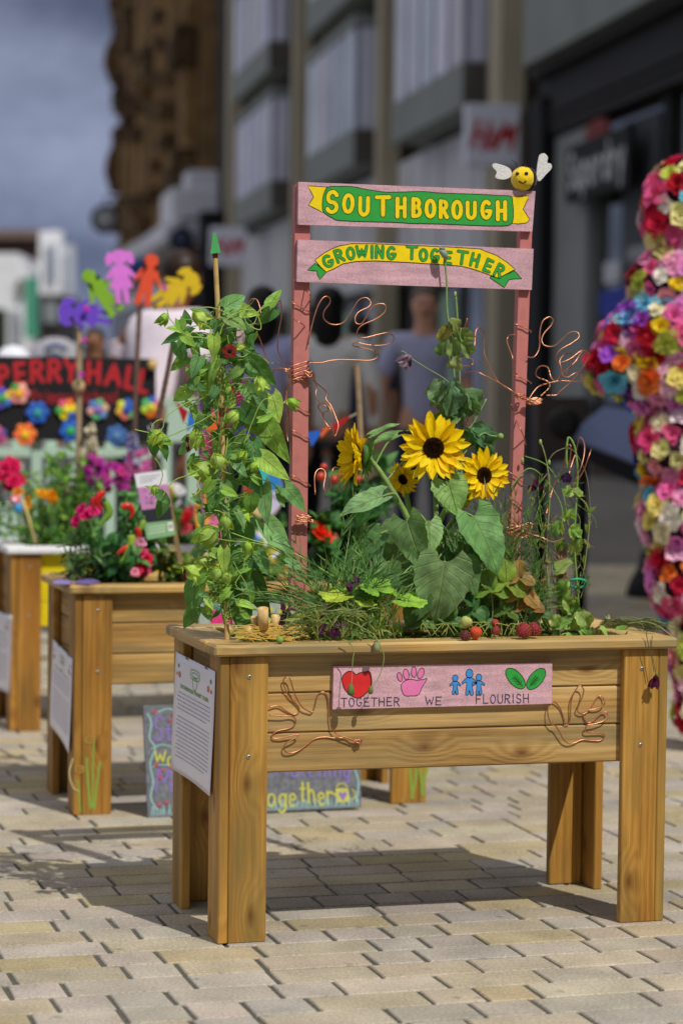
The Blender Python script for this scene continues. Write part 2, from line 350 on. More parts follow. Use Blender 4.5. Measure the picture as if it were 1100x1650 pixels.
def cat_(pts,k=6,closed=False):
    # Catmull-Rom resampling
    P=[np.array(p,float) for p in pts]; n=len(P); out=[]
    if n<3: return P
    for i in range(n if closed else n-1):
        p0=P[(i-1)%n] if closed or i>0 else P[0]; p1=P[i]; p2=P[(i+1)%n]; p3=P[(i+2)%n] if closed or i+2<n else P[-1]
        for j in range(k):
            t=j/k; out.append(.5*((2*p1)+(-p0+p2)*t+(2*p0-5*p1+4*p2-p3)*t*t+(-p0+3*p1-3*p2+p3)*t**3))
    if not closed: out.append(P[-1])
    return out
def ellp(cx,cy,rx,ry,rot=0,n=18,a0=0,a1=360):
    o=[];c,s_=math.cos(math.radians(rot)),math.sin(math.radians(rot))
    full=abs(a1-a0)>=360
    for i in range(n if full else n+1):
        a=math.radians(a0+(a1-a0)*i/n); x=rx*math.cos(a);y=-ry*math.sin(a); o.append((cx+x*c+y*s_,cy-x*s_+y*c))
    return o
# ---------------------------------------------------------------- hand lettering (x right, y up, unit box); curves smoothed
def arc(cx,cy,rx,ry,a0,a1,n=10): return [(cx+rx*math.cos(math.radians(a0+(a1-a0)*i/n)),cy+ry*math.sin(math.radians(a0+(a1-a0)*i/n))) for i in range(n+1)]
def ln(*p):
    o=[]
    for a,b in zip(p[:-1],p[1:]): o+=[(a[0]+(b[0]-a[0])*t,a[1]+(b[1]-a[1])*t) for t in (0,.25,.5,.75)]
    return o+[p[-1]]
FT={
'S':[arc(.5,.74,.36,.26,25,270,12)[:-1]+arc(.5,.26,.38,.24,90,-155,12)],
'O':[arc(.5,.5,.42,.48,90,449,22)],
'U':[ln((.08,1),(.08,.35))+arc(.5,.33,.42,.33,180,360,10)+ln((.92,.35),(.92,1))],
'T':[ln((0,.97),(1,.97)),ln((.5,.95),(.5,0))],
'H':[ln((.08,1),(.08,0)),ln((.92,1),(.92,0)),ln((.1,.5),(.9,.5))],
'B':[ln((.1,1),(.1,0)),ln((.1,.97),(.4,.97))+arc(.45,.75,.38,.22,90,-90,8)+ln((.4,.53),(.1,.53)),ln((.3,.5),(.5,.5))+arc(.48,.26,.45,.25,85,-90,8)+ln((.4,.02),(.1,.02))],
'R':[ln((.1,1),(.1,0)),ln((.1,.97),(.45,.97))+arc(.45,.74,.42,.23,90,-90,8)+ln((.4,.5),(.12,.5)),ln((.4,.5),(.95,0))],
'G':[arc(.52,.5,.44,.48,50,320,16)+[(.92,.3),(.93,.42)],ln((.55,.42),(.96,.42))],
'W':[ln((0,1),(.25,.03),(.5,.75),(.75,.03),(1,1))],
'I':[ln((.5,1),(.5,0))],
'N':[ln((.08,0),(.08,1)),ln((.1,.98),(.9,.03)),ln((.92,0),(.92,1))],
'E':[ln((.12,1),(.12,0)),ln((.12,.97),(.92,.97)),ln((.12,.5),(.8,.5)),ln((.12,.03),(.95,.03))],
'F':[ln((.12,1),(.12,0)),ln((.12,.97),(.92,.97)),ln((.12,.52),(.78,.52))],
'L':[ln((.12,1),(.12,.04)),ln((.12,.03),(.92,.03))],
'P':[ln((.1,1),(.1,0)),ln((.1,.97),(.45,.97))+arc(.45,.72,.42,.25,90,-90,8)+ln((.4,.47),(.12,.47))],
'Y':[ln((0,1),(.5,.5)),ln((1,1),(.5,.5),(.5,0))],
'A':[ln((0,0),(.5,1),(1,0)),ln((.22,.36),(.78,.36))],
'D':[ln((.1,1),(.1,0)),ln((.1,.97),(.35,.97))+arc(.4,.5,.5,.47,90,-90,12)+ln((.35,.03),(.1,.03))],
'M':[ln((.02,0),(.15,1),(.5,.3),(.85,1),(.98,0))],
'C':[arc(.52,.5,.44,.48,50,310,16)],
'&':[[(.95,.05),(.6,.4),(.3,.72),(.3,.92),(.48,1),(.62,.88),(.55,.68),(.2,.4),(.12,.2),(.3,.02),(.55,.05),(.8,.3),(.85,.45)]],
't':[ln((.5,1),(.5,.15))+arc(.68,.15,.18,.15,180,300,4),ln((.15,.68),(.85,.68))],
'o':[arc(.5,.33,.38,.33,90,449,16)],
'g':[arc(.5,.35,.36,.3,0,359,14),ln((.87,.66),(.87,-.1))+arc(.5,-.1,.37,.22,0,-150,7)],
'e':[ln((.14,.35),(.85,.38))+arc(.5,.33,.37,.33,8,310,14)],
'h':[ln((.12,1),(.12,0)),arc(.5,.3,.36,.34,170,0,8)+ln((.86,.3),(.86,0))],
'r':[ln((.2,.66),(.2,0)),arc(.55,.35,.35,.28,175,50,6)],
'i':[ln((.5,.62),(.5,0)),ln((.5,.86),(.5,.92))],
'm':[ln((.05,.66),(.05,0)),arc(.27,.4,.22,.24,175,0,6)+ln((.49,.3),(.49,0)),arc(.72,.4,.23,.24,175,0,6)+ln((.95,.3),(.95,0))],
'a':[arc(.45,.33,.34,.32,0,359,14),ln((.82,.66),(.82,0))],
'y':[ln((.1,.66),(.5,.02)),ln((.9,.66),(.35,-.32))],
'c':[arc(.52,.33,.38,.33,50,310,12)],
'l':[ln((.5,1),(.5,0))],
'n':[ln((.12,.66),(.12,0)),arc(.5,.32,.36,.32,170,0,8)+ln((.86,.3),(.86,0))],
'k':[ln((.15,1),(.15,0)),ln((.8,.66),(.18,.28)),ln((.35,.38),(.85,0))],
'p':[ln((.12,.66),(.12,-.33)),arc(.48,.33,.36,.32,180,-179,14)],
'u':[ln((.12,.66),(.12,.3))+arc(.5,.28,.37,.27,180,350,8)+ln((.88,.3),(.88,.66)),ln((.88,.3),(.88,0))],
'd':[arc(.48,.33,.36,.32,0,359,14),ln((.86,1),(.86,0))],
}
def glyph(ch,cx,cy,w,h,rot=0,jit=.0):
    out=[];c,s_=math.cos(math.radians(rot)),math.sin(math.radians(rot))
    for st in FT[ch]:
        q=[]
        for (x,y) in st:
            X=(x-.5)*w; Y=(y-.5)*h; q.append((cx+X*c-Y*s_,cy-(X*s_+Y*c)))
        out.append(q)
    return out
def write(fill,line,txt,pl,fc,lc,sw,ow,off):
    # txt = list of (char,cx,cy,w,h,rot); filled strokes over a slightly wider dark stroke
    k=0
    for (ch,cx,cy,w_,h,rot) in txt:
        for st in glyph(ch,cx,cy,w_,h,rot):
            if line is not None: line.c=lc; line.rib(st,sw+2*ow,pl,off+k*.000004)
            fill.c=fc; fill.rib(st,sw,pl,off+.0004+k*.000004); k+=1
def word(t,x0,x1,y0,y1,slope=0,gap=.28,wide='WM&',thin='Iilt'):
    # lay a word between x0..x1 (height y0 top..y1 bottom)
    ws=[1.25 if c in wide else (.45 if c in thin else (.5 if c==' ' else 1.)) for c in t]; tot=sum(ws)+gap*(len(t)-1); u=(x1-x0)/tot; x=x0; o=[]
    for c,w_ in zip(t,ws):
        if c!=' ': o.append((c,x+u*w_/2,(y0+y1)/2+slope*(x-x0)+ru(-.02,.02)*(y1-y0),u*w_,(y1-y0),ru(-3,3)))
        x+=u*(w_+gap)
    return o
# ---------------------------------------------------------------- leaves and flowers
SH={'heart':[(0,.5),(.08,.86),(.2,1),(.4,.9),(.6,.66),(.78,.4),(.9,.18),(1,0)],
'lance':[(0,.08),(.15,.6),(.35,1),(.55,.92),(.75,.58),(.9,.24),(1,0)],
'oval':[(0,.1),(.12,.62),(.3,.95),(.5,1),(.7,.82),(.88,.45),(1,0)],
'petal':[(0,.25),(.2,.6),(.45,.95),(.6,1),(.8,.72),(.93,.32),(1,0)],
'blade':[(0,.8),(.3,1),(.6,.8),(.85,.4),(1,0)],
'round':[(0,.3),(.15,.75),(.4,1),(.65,1),(.85,.75),(.95,.4),(1,.1)]}
def shp(kind,v):
    t=SH[kind]
    for (a,b),(c,d) in zip(t[:-1],t[1:]):
        if v<=c: return b+(d-b)*(v-a)/(c-a)
    return t[-1][1]
def leaf(mb,base,d,n,L,W,kind='heart',curl=.2,fold=.25,ns=8,nu=2,wave=.03,ser=0.,tone=None):
    if kind=='heart' and ns>=12: nu=5
    base=np.array(base,float); d=nrm(d); n=nrm(np.array(n)-d*(np.array(n)@d)); sd=np.cross(d,n)
    vs=[];gs=[]; r0=rnd(); ph=rnd()*6; cv=0.
    pos=base.copy(); ang=0.
    for i in range(ns+1):
        v=i/ns; w_=shp(kind,v)*W/2
        if ser and 0<i<ns: w_*=1+ser*(1 if i%2 else -1)
        a=curl*v*1.5; cdir=d*math.cos(a)-n*math.sin(a); cn=n*math.cos(a)+d*math.sin(a)
        if i>0: pos=pos+cdir*(L/ns)
        for j in range(-nu,nu+1):
            u=j/nu
            q=pos+sd*(u*w_)+cn*(fold*abs(u)**1.3*w_+wave*L*math.sin(ph+v*9+u*4)*abs(u)+(.03*L*math.sin(v*26-abs(u)*7)*(abs(u)*(1-abs(u)))*2 if nu==5 else 0))
            if kind=='heart': q=q-cdir*(.2*L*u*u*(1-v)**4)
            vs.append(q);gs.append((u,v,r0))
    m=2*nu+1; fs=[[i*m+j,i*m+j+1,(i+1)*m+j+1,(i+1)*m+j] for i in range(ns) for j in range(2*nu)]
    k=mb.c
    if tone: mb.c=tone
    mb.add(vs,fs,True,gs); mb.c=k
def rleaf(mb,c,n,R,up,lob=5,dep_=.12,sc_=.05,cup=.15,notch=True,tone=None):
    # round lobed leaf (squash, strawberry...) as a fan of rings; stalk side is 'down'
    n=nrm(n); up=nrm(np.array(up)-n*(np.array(up)@n)); sd=np.cross(up,n); c=np.array(c,float); K=44; R_=5; vs=[c];gs=[(0,.0,rnd())]; fs=[]; r0=rnd()*6
    for i in range(1,R_+1):
        q=i/R_
        for k in range(K):
            a=2*PI*k/K; rr=R*(1+dep_*math.cos(lob*a)+sc_*(1 if k%2 else -1)*(q**3))
            if notch: rr*=1-.72*math.exp(-((a-PI)/.22)**2)
            h=cup*R*(q*q)*(.7+.5*math.cos(lob*a))+.06*R*math.sin(3*a+r0)*q
            vs.append(c+(up*math.cos(a)+sd*math.sin(a))*rr*q+n*h)
            va=(a*lob/(2*PI))%1.; gs.append(((min(va,1-va))*1.2*q+.0,q*.9,r0))
    fs=[[0,1+k,1+(k+1)%K] for k in range(K)]
    for i in range(R_-1):
        a=1+i*K; fs+=[[a+k,a+K+k,a+K+(k+1)%K,a+(k+1)%K] for k in range(K)]
    o=mb.c
    if tone: mb.c=tone
    mb.add(vs,fs,True,gs); mb.c=o
def vary(c,a=.15):
    k=1+ru(-a,a); return (c[0]*k*(1+ru(-a,a)*.5),c[1]*k,c[2]*k*(1+ru(-a,a)*.5))
def rdir(): 
    z=ru(-1,1);a=ru(0,2*PI);r_=math.sqrt(1-z*z); return A(r_*math.cos(a),r_*math.sin(a),z)
def rosette(mb,c,n,R,col,layers=3,k=6,kind='round',flat=.5,jit=.15):
    n=nrm(n); a_=nrm(np.cross(n,A(.3,.2,1))); b_=np.cross(n,a_)
    for l in range(layers):
        rr=R*(1-.26*l); tilt=flat+ .42*l
        for i in range(k):
            t=2*PI*(i+.5*(l%2))/k+ru(-jit,jit); o=a_*math.cos(t)+b_*math.sin(t)
            d=nrm(o*math.cos(tilt)+n*math.sin(tilt)); nn=nrm(n*math.cos(tilt)-o*math.sin(tilt))
            leaf(mb,np.array(c)+o*R*.05+n*R*.05*l,d,nn,rr*ru(.9,1.1),rr*ru(.8,1.1),kind,curl=ru(.1,.6),fold=.3,ns=4,nu=1,wave=.06,tone=vary(col,.12))
VW=-A(cf[0],cf[1],0)   # horizontal direction towards the viewer
def img(dx,dy,dz=0.):   # direction from picture right / up / towards viewer
    return cr*dx+cu*dy-cf*dz
# ================================================================ GROUND
mb=MB(); mb.c=(1,1,1)
mb.add([(-60,16.0,-.012),(90,16.0,-.012),(90,260,-.012),(-60,260,-.012)],[[0,1,2,3]])
mb.build('ground','far_paving',kind='structure')
mb=MB(); mb.add([(-60,-40,-.0045),(90,-40,-.0045),(90,16.0,-.0045),(-60,16.0,-.0045)],[[0,1,2,3]])
mb.build('joint_sand','joint',kind='structure')
mb=MB(); Y=-3.0; row=0
SAND=[hx(q) for q in('#aaa08d','#a79c88','#aca291','#a4987a','#a99f8e','#a79b80','#a69c8a')]; GREY=[hx(q) for q in('#a69e94','#9f988f','#a8a096','#a69e92')]
while Y<16.0:
    d=(Y+4.63)/.96; xc=-1.11+(Y+4.63)*.2925; xa=xc-.165*d-.75; xb=xc+.165*d+.75
    rh=.1035; x=xa-ru(0,.25)
    while x<xb:
        L=random.choice([.105,.12,.16,.2,.215,.235]); 
        c=random.choice(GREY) if (rnd()<.34 or L<.15 and rnd()<.5) else random.choice(SAND)
        c=vary(c,.07); x0,x1=x+.0046,x+L-.0046; y0,y1=Y+.0022,Y+rh-.0022; z=ru(-.0008,.0006); b=.0022
        j=lambda: ru(-.0016,.0016)
        o=[(x0+j(),y0+j(),z-b*1.2),(x1+j(),y0+j(),z-b*1.2),(x1+j(),y1+j(),z-b*1.2),(x0+j(),y1+j(),z-b*1.2)]
        t_=[(p[0]+(b if i in(0,3) else -b),p[1]+(b if i<2 else -b),z) for i,p in enumerate(o)]
        bt=[(p[0],p[1],-.008) for p in o]; mb.c=c
        mb.add(t_+o+bt,[[0,1,2,3]]+[[4+i,4+(i+1)%4,(i+1)%4,i] for i in range(4)]+[[8+i,8+(i+1)%4,4+(i+1)%4,4+i] for i in range(4)])
        x+=L
    Y+=rh+.003
mb.build('paving','paver',kind='structure')
# pale slabs across the street: a band of sunlight put into their colour
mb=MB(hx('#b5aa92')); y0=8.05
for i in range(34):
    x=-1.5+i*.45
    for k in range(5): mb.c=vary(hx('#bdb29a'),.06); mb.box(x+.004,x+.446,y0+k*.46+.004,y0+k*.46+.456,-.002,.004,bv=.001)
mb.build('sunlight_band_slabs','paver',kind='structure')
mb=MB(hx('#7d7a74'))
for k in range(12):
    for i in range(30):
        x=-1.0+i*.6+ (k%2)*.3; mb.c=vary(hx('#76726b'),.08); mb.box(x+.004,x+.596,10.36+k*.47+.004,10.36+k*.47+.466,-.002,.004,bv=.001)
mb.build('grey_paving','paver',kind='structure')

# ================================================================ PLANTERS
PW,PD,PH=.962,.43,.60
def make_planter(loc,label,tint=(1,1,1),rimc=None,boardc=None,allc=None,legs_dark=1.):
    p=thing('wooden_planter',loc,label,'planter','raised wooden planters on the paving')
    X,Y_,Z=loc
    rm='paint' if (rimc or allc) else 'wood'; bm='paint' if (boardc or allc) else 'wood'; lm='paint' if allc else 'wood'
    tc_=tint
    def T(c): return MB(c)
    o=.016
    mb=T(allc or rimc or (tc_[0]*1.12,tc_[1]*1.14,tc_[2]*1.12)); z0,z1=.577,.600
    def bx(m,a,b,c,d,e,f,ax=None,bv=.0025): m.box(X+a,X+b,Y_+c,Y_+d,Z+e,Z+f,ax,bv)
    bx(mb,-o,PW+o,-o,.066,z0,z1,0,.005); bx(mb,-o,PW+o,PD-.066,PD+o,z0,z1,0,.005)
    bx(mb,-o,.066,.0668,PD-.0668,z0,z1-.0004,1,.003); bx(mb,PW-.066,PW+o,.0668,PD-.0668,z0,z1-.0004,1,.003)
    mb.build('rim',rm,p)
    zs=[(.338,.4165),(.4185,.497),(.499,.576)]
    for (a,b) in zs:
        mb=T(allc or boardc or vary(tc_,.07)); bx(mb,.0205,PW-.0205,.0215,.041,a,b,0,.003); mb.build('side_board',bm,p)
    for (a,b) in zs:
        mb=T(allc or boardc or vary(tc_,.07)); bx(mb,.0205,PW-.0205,PD-.041,PD-.0215,a,b,0,.003); mb.build('back_board',bm,p)
    for q in(0,1):
        for (a,b) in zs:
            mb=T(allc or vary(tc_,.07)); x0=.0215 if q==0 else PW-.041
            bx(mb,x0,x0+.0195,.0415,PD-.0415,a,b,1,.003); mb.build('end_board',lm,p)
    lc=(tc_[0]*.90*legs_dark,tc_[1]*.74*legs_dark,tc_[2]*.40*legs_dark)
    for q in(0,1):
        for r_ in(0,1):
            mb=T(allc or vary(lc,.05))
            fx0,fx1=(.0206,.0985) if q==0 else (PW-.0985,PW-.0206)
            sx0,sx1=(0,.0196) if q==0 else (PW-.0196,PW)
            fy0,fy1=(0,.0205) if r_==0 else (PD-.0205,PD)
            sy0,sy1=(0.0003,.092) if r_==0 else (PD-.092,PD-.0003)
            bx(mb,fx0,fx1,fy0,fy1,0,.5765,2,.0022)
            mb.c=allc or vary(lc,.05); bx(mb,sx0,sx1,sy0,sy1,0,.5765,2,.0022)
            lg=mb.build('leg',lm,p)
            if r_==0:
                m2=MB((.62,.6,.55)); xm=(fx0+fx1)/2
                for zz in(.535,.375):
                    m2.lathe((X+xm,Y_-.0008,Z+zz),[(.0042,0),(.0042,.0006),(.003,.0012)],12,(A(1,0,0),A(0,0,1),A(0,-1,0)))
                m2.build('screws','metal',lg)
                m3=MB((.02,.015,.01))
                for zz in(.535,.375):
                    for a in(0,1): m3.box(X+xm-(.0026 if a else .0006),X+xm+(.0026 if a else .0006),Y_-.0023-.0002*a,Y_-.002,Z+zz-(.0006 if a else .0026),Z+zz+(.0006 if a else .0026),bv=0)
                m3.build('screw_slots','ink',lg)
    # soil: lumpy sheet
    mb=MB((.035,.024,.015)); n=26; m=14; vs=[]
    for j in range(m+1):
        for i in range(n+1):
            vs.append((X+.041+(PW-.082)*i/n,Y_+.041+(PD-.082)*j/m,Z+.552+ru(-.006,.01)))
    mb.add(vs,[[j*(n+1)+i,j*(n+1)+i+1,(j+1)*(n+1)+i+1,(j+1)*(n+1)+i] for j in range(m) for i in range(n)],True)
    s_=mb.build('soil','soil',p)
    return p
P1=make_planter((0,0,0),'nearest wooden planter with sunflowers and a pink plaque on its front boards',tint=(1.04,1.0,.90))
P2L=A(-.022,1.525,0); P2=make_planter(P2L,'brown wooden planter with painted grass and snails on its front leg',tint=(1.0,.92,.74),legs_dark=.9)
P3L=A(.052,3.13,0); P3=make_planter(P3L,'wooden planter with white rim and yellow boards at the left edge',tint=(.98,.8,.58),rimc=(.75,.76,.80),boardc=hx('#d9c400'),legs_dark=.85)
q=G(34,812,.6); MINT=hx('#a9c4b4'); P4L=A(q[0]-PW,q[1],0)
P4=make_planter(P4L,'mint green painted planter behind the white rimmed one',allc=MINT)
q=G(560,800,.6); P5L=A(q[0]-.55,q[1]+.3,0)

# ---- plaque on planter 1 (part of it)
pl=plY(.0205)
mb=MB(); mb.poly([(535,1073),(886,1067),(885,1133),(533.5,1142)],pl,.011,.0105); PLQ=mb.build('plaque','glitter',P1)
def z2(x,y): return (520+x/2.895,1050+y/2.89)
O0=.0112
red=MB(hx('#d22a2a')); ink=MB(hx('#141414'))
ht=cat_([z2(147,104),z2(130,90),z2(105,92),z2(84,115),z2(86,150),z2(105,185),z2(153,213),z2(195,190),z2(219,150),z2(213,95),z2(190,92),z2(165,96)],5,True)
red.poly(ht,pl,O0); red.build('heart','paint',PLQ); ink.rib(ht,1.3,pl,O0+.0003,True)
pk=MB(hx('#e27ab0'))
palm=cat_([z2(*p) for p in[(362,142),(395,126),(430,130),(460,126),(477,124),(455,160),(436,198),(400,203),(372,200),(358,170)]],5,True)
pk.poly(palm,pl,O0); ink.rib(palm,1.,pl,O0+.0003,True)
for (x,y,a,b,r_) in[(350,115,11,22,15),(380,103,13,25,8),(416,92,12,25,0),(448,98,14,26,-20)]:
    e=ellp(*z2(x,y),a/2.9,b/2.9,r_); pk.poly(e,pl,O0); ink.rib(e,1.,pl,O0+.0003,True)
pk.build('handprint','paint',PLQ)
bl=MB(hx('#3f8fd8'))
def figure2d(cx,cy,s):
    b=[(0,-16),(10,-14),(26,0),(24,7),(12,0),(10,14),(14,45),(3,45),(0,28),(-3,45),(-14,45),(-10,14),(-12,0),(-24,7),(-26,0),(-10,-14)]
    b=cat_([z2(cx+x*s,cy+y*s) for x,y in b],3,True); h=ellp(*z2(cx,cy-30*s),13*s/2.9,16*s/2.9)
    for k,g in enumerate((b,h)): bl.poly(g,pl,O0+.0001*k); ink.rib(g,.9,pl,O0+.0004,True)
figure2d(608,150,.98); figure2d(674,138,1.3); figure2d(718,148,1.02)
bl.build('family_figures','paint',PLQ)
gr=MB(hx('#2f9e3e'))
for (x,y,r_) in((888,122,-52),(984,124,50)):
    e=ellp(*z2(x,y),31/2.9,61/2.9,-r_ if 0 else r_*-1 if 0 else -r_); 
    e=ellp(*z2(x,y),60/2.9,31/2.9,-48 if x<930 else 50)
    gr.poly(e,pl,O0); ink.rib(e,1.1,pl,O0+.0003,True)
    c0=np.array(z2(x,y)); a=math.radians(-48 if x<930 else 50); dv=np.array([math.cos(a),-math.sin(a)]); nv=np.array([dv[1],-dv[0]])
    if x>930: dv=-dv
    ink.rib([c0-dv*5,c0+dv*17],.8,pl,O0+.0003)
    for k in range(5):
        for s_ in(-1,1): ink.rib([c0+dv*(k*3.2),c0+dv*(k*3.2-4)+nv*s_*4.5],.7,pl,O0+.0003)
gr.build('leaves_motif','paint',PLQ)
for t_,a,b,c,d in(('TOGETHER',78,350,212,252),('WE',470,545,207,245),('FLOURISH',703,950,197,238)):
    x0,_=z2(a,0);x1,_=z2(b,0)
    for (ch,cx,cy,w_,h,rot) in word(t_,x0,x1,z2(0,c)[1],z2(0,d)[1],slope=-.012):
        for st in glyph(ch,cx,cy,w_,h,rot): ink.c=hx('#2a3550'); ink.rib(st,1.25,pl,O0+.0006+ru(0,.0001))
ink.build('lettering_and_outlines','ink',PLQ)

# ---- information sheets
def sheet(quad,plane,label,logo=True,wav=.004,gray=False):
    TL,TR,BR,BL=[np.array(q,float) for q in quad]
    def bi(u,v): return (TL*(1-u)+TR*u)*(1-v)+(BL*(1-u)+BR*u)*v
    def hoff(u,v): return .0015+wav*(.5+.5*math.sin(u*5+2.5*v))*(.3+v)
    def P(u,v,off=0.): q=bi(u,v); return plane(q[0],q[1],hoff(u,v)+off)
    c=P(.5,.5); mb=MB(hx('#e9e6f2')); n=14; m=18
    vs=[P(i/n,j/m) for j in range(m+1) for i in range(n+1)]
    vb=[P(i/n,j/m,-.0006) for j in range(m+1) for i in range(n+1)]; K=len(vs)
    fs=[[j*(n+1)+i,j*(n+1)+i+1,(j+1)*(n+1)+i+1,(j+1)*(n+1)+i] for j in range(m) for i in range(n)]
    rim=[i for i in range(n+1)]+[j*(n+1)+n for j in range(1,m+1)]+[m*(n+1)+i for i in range(n-1,-1,-1)]+[j*(n+1) for j in range(m-1,0,-1)]
    mb.add(vs+vb,fs+[[K+i for i in f[::-1]] for f in fs]+[[rim[i],rim[i-1],K+rim[i-1],K+rim[i]] for i in range(len(rim))],True)
    o=mb.build('information_sheet','paper',loc=c); tag(o,label,'notice','laminated information sheets on the planter ends')
    pf=lambda u,v,off=0.: P(u,v,off+.0004)
    t=MB(hx('#8a87a0'))
    for k in range(17):
        if k==5: continue
        v=.315+k*.034; x=.1+.03*(k%3==0)
        xe=.9-(.1*(k in(4,16)))
        while x<xe:
            l=ru(.015,.055); t.rib([(x,v),(min(x+l,xe),v+.003)],.0085,pf,0); x+=l+.022
    t.build('printed_lines','ink',o)
    t=MB(hx('#7ea35a'))
    for (ch,cx,cy,w_,h,rot) in word('SOUTHBOROUGH PRIMARY SCHOOL' if logo==1 else 'PRIMARY SCHOOL',.16,.86,.245,.275):
        for st in glyph(ch,cx,cy,w_,h,0): t.rib(st,.006,pf,.0001)
    for a in([(.42,.08),(.6,.08),(.6,.15),(.42,.15)],[(.46,.15),(.56,.15),(.54,.23),(.48,.23)],[(.45,.1),(.57,.1),(.57,.13),(.45,.13)]): t.rib(cat_(a,3,True),.008,pf,.0002,True)
    t.build('green_crest','ink',o)
    for cx,cy,s_,cc in((.1,.1,.022,'#4f8f86'),(.13,.17,.034,'#d08a4a'),(.07,.17,.016,'#c05a7a'),(.9,.1,.024,'#4f8f86'),(.84,.17,.036,'#d08a4a'),(.92,.18,.022,'#c05a7a')):
        t=MB(hx(cc))
        for k in range(5): a=2*PI*k/5; t.poly(ellp(cx+math.cos(a)*s_*.6,cy+math.sin(a)*s_*.5,s_*.42,s_*.36,0,9),pf,.00005*(k+1))
        t.build('flower_motif','ink',o)
    t=MB((.03,.03,.03))
    for u in(.3,.78): t.rib([(u-.03,.006),(u+.03,.008)],.014,pf,.0004)
    t.build('staples','metal',o)
    return o
sheet([(285,1050),(348,1082),(343,1283),(280,1238)],plX(-.001),'white laminated school notice on the end of the nearest planter',1)
sheet([(87,1030),(118,1062),(115,1214),(84,1168)],plX(P2L[0]-.001),'white notice on the end of the planter with painted snails',0)
sheet([(-34,975),(20,992),(18,1117),(-36,1098)],plX(P3L[0]-.001),'white notice fixed to the planter with white rim, cut by the picture edge',0)

# ---- pink sign
def z4(x,y): return (470+x/5.238,280+y/5.24)
def z5(x,y): return (660+x/5.,280+y/5.)
Yb=.19; pl=plY(Yb)
SG=thing('pink_sign',PY(660,1000,Yb),'pink wooden sign on two posts with green and yellow hand painted banners','sign')
for k,q in enumerate(([(476,297),(500,299),(494,985),(468,985)],[(840,311),(859,312),(834,985),(818,985)])):
    mb=MB(hx('#bd7570')); mb.poly(q,plY(Yb+.0125),0,.022); mb.build('post','wood' if 0 else 'paint',SG)
B1=MB(); B1.poly([(481,293),(862,308),(857,373),(480,362)],pl,0,.0115); B1=B1.build('board','glitter',SG)
B2=MB(); B2.poly([(480,386),(859,401),(856,467),(478,454)],pl,0,.0115); B2=B2.build('board','glitter',SG)
YEL=hx('#f2d400'); GRN=hx('#2fa040'); BLK=hx('#101210')
ol=MB(BLK)
def flat(cnr,col,off,ow=1.2,sm=0,parent=None,acc=None):
    q=cat_(cnr,4,True) if sm else cnr
    acc.c=col; acc.poly(q,pl,off); ol.rib([np.array(p)*(1-t)+np.array(p2)*t for p,p2 in zip(q,q[1:]+q[:1]) for t in(0,.5)] if not sm else q,ow,pl,off+.0001+ru(0,.00003),True)
ac=MB()
flat([z4(135,102),z4(305,112),z4(300,220),z4(265,328),z4(200,295),z4(140,265),z4(185,195)],YEL,.0002,acc=ac)
flat([z5(805,182),z5(960,178),z5(932,240),z5(910,285),z5(940,330),z5(965,370),z5(940,395),z5(870,404),z5(825,400)],YEL,.0002,acc=ac)
flat([z4(305,112),z4(400,105),z4(520,110),z4(610,128),z4(700,143),z4(820,156),z4(1100,150),z5(240,155),z5(560,165),z5(700,175),z5(810,182),z5(826,235),z5(832,290),z5(828,380),z5(800,412),z5(740,420),z5(600,420),z5(250,405),z5(0,400),z4(900,412),z4(430,397),z4(340,372),z4(275,330),z4(258,290),z4(262,200),z4(280,145)],GRN,.0004,sm=1,acc=ac)
ac.build('banner','paint',B1); ol.build('banner_outline','ink',B1)
fl_=MB();li=MB()
sl=[('S',534.9,325.8,20,33,-4),('O',560.7,328,16.5,28,-3),('U',586,332.5,15,27,-1),('T',616.6,331.5,20,29,0),('H',645.6,334.4,14,29,0),('B',670.4,334.4,13,28,0),('O',692.6,336,15,27,0),('R',714,337,12,26,0),('O',735.6,338,15,27,0),('U',758.4,339,14,25,0),('G',782.4,338,15,27,0),('H',807,339.6,14,28,0)]
write(fl_,li,sl,pl,YEL,BLK,6.4,1.1,.0006); li.build('letter_outlines','ink',B1); fl_.build('letters','paint',B1)
ac=MB(); ol=MB(BLK)
flat([z4(198,755),z4(240,790),z4(290,830),z4(235,893),z4(215,850),z4(212,822),z4(130,815)],GRN,.0002,acc=ac)
flat([z5(840,780),z5(900,848),z5(850,846),z5(800,852),z5(780,880),z5(760,918),z5(645,840),z5(650,825),z5(710,840),z5(800,800)],GRN,.0002,acc=ac)
flat([z4(195,728),z4(270,670),z4(330,637),z4(400,610),z4(500,590),z4(700,592),z4(900,600),z5(0,577),z5(300,590),z5(560,605),z5(700,660),z5(780,712),z5(845,770),z5(775,808),z5(710,840),z5(640,815),z5(560,785),z5(480,760),z5(410,744),z5(340,738),z5(0,715),z4(700,735),z4(540,740),z4(430,760),z4(360,800),z4(290,830),z4(240,785)],YEL,.0004,sm=0,acc=ac)
ac.build('banner','paint',B2); ol.build('banner_outline','ink',B2)
fl_=MB();li=MB()
sl=[('G',528,421,15,18,25),('R',546,412,12,19,20),('O',564.5,408.5,12.5,18,8),('W',582.6,406,16,18,2),('I',599,406,3,18,0),('N',611,406,12,18,-2),('G',630,408,13,19,-2),('T',663,407,15,20,-2),('O',681.6,411,12.5,18,0),('G',700,412,12,20,0),('E',721,415.5,11,19,-4),('T',744,415,15,20,-8),('H',764.4,419,12,19,-14),('E',786,428,11,19,-22),('R',804,436,12,19,-28)]
write(fl_,li,sl,pl,GRN,BLK,3.7,.8,.0006); li.build('letter_outlines','ink',B2); fl_.build('letters','paint',B2)

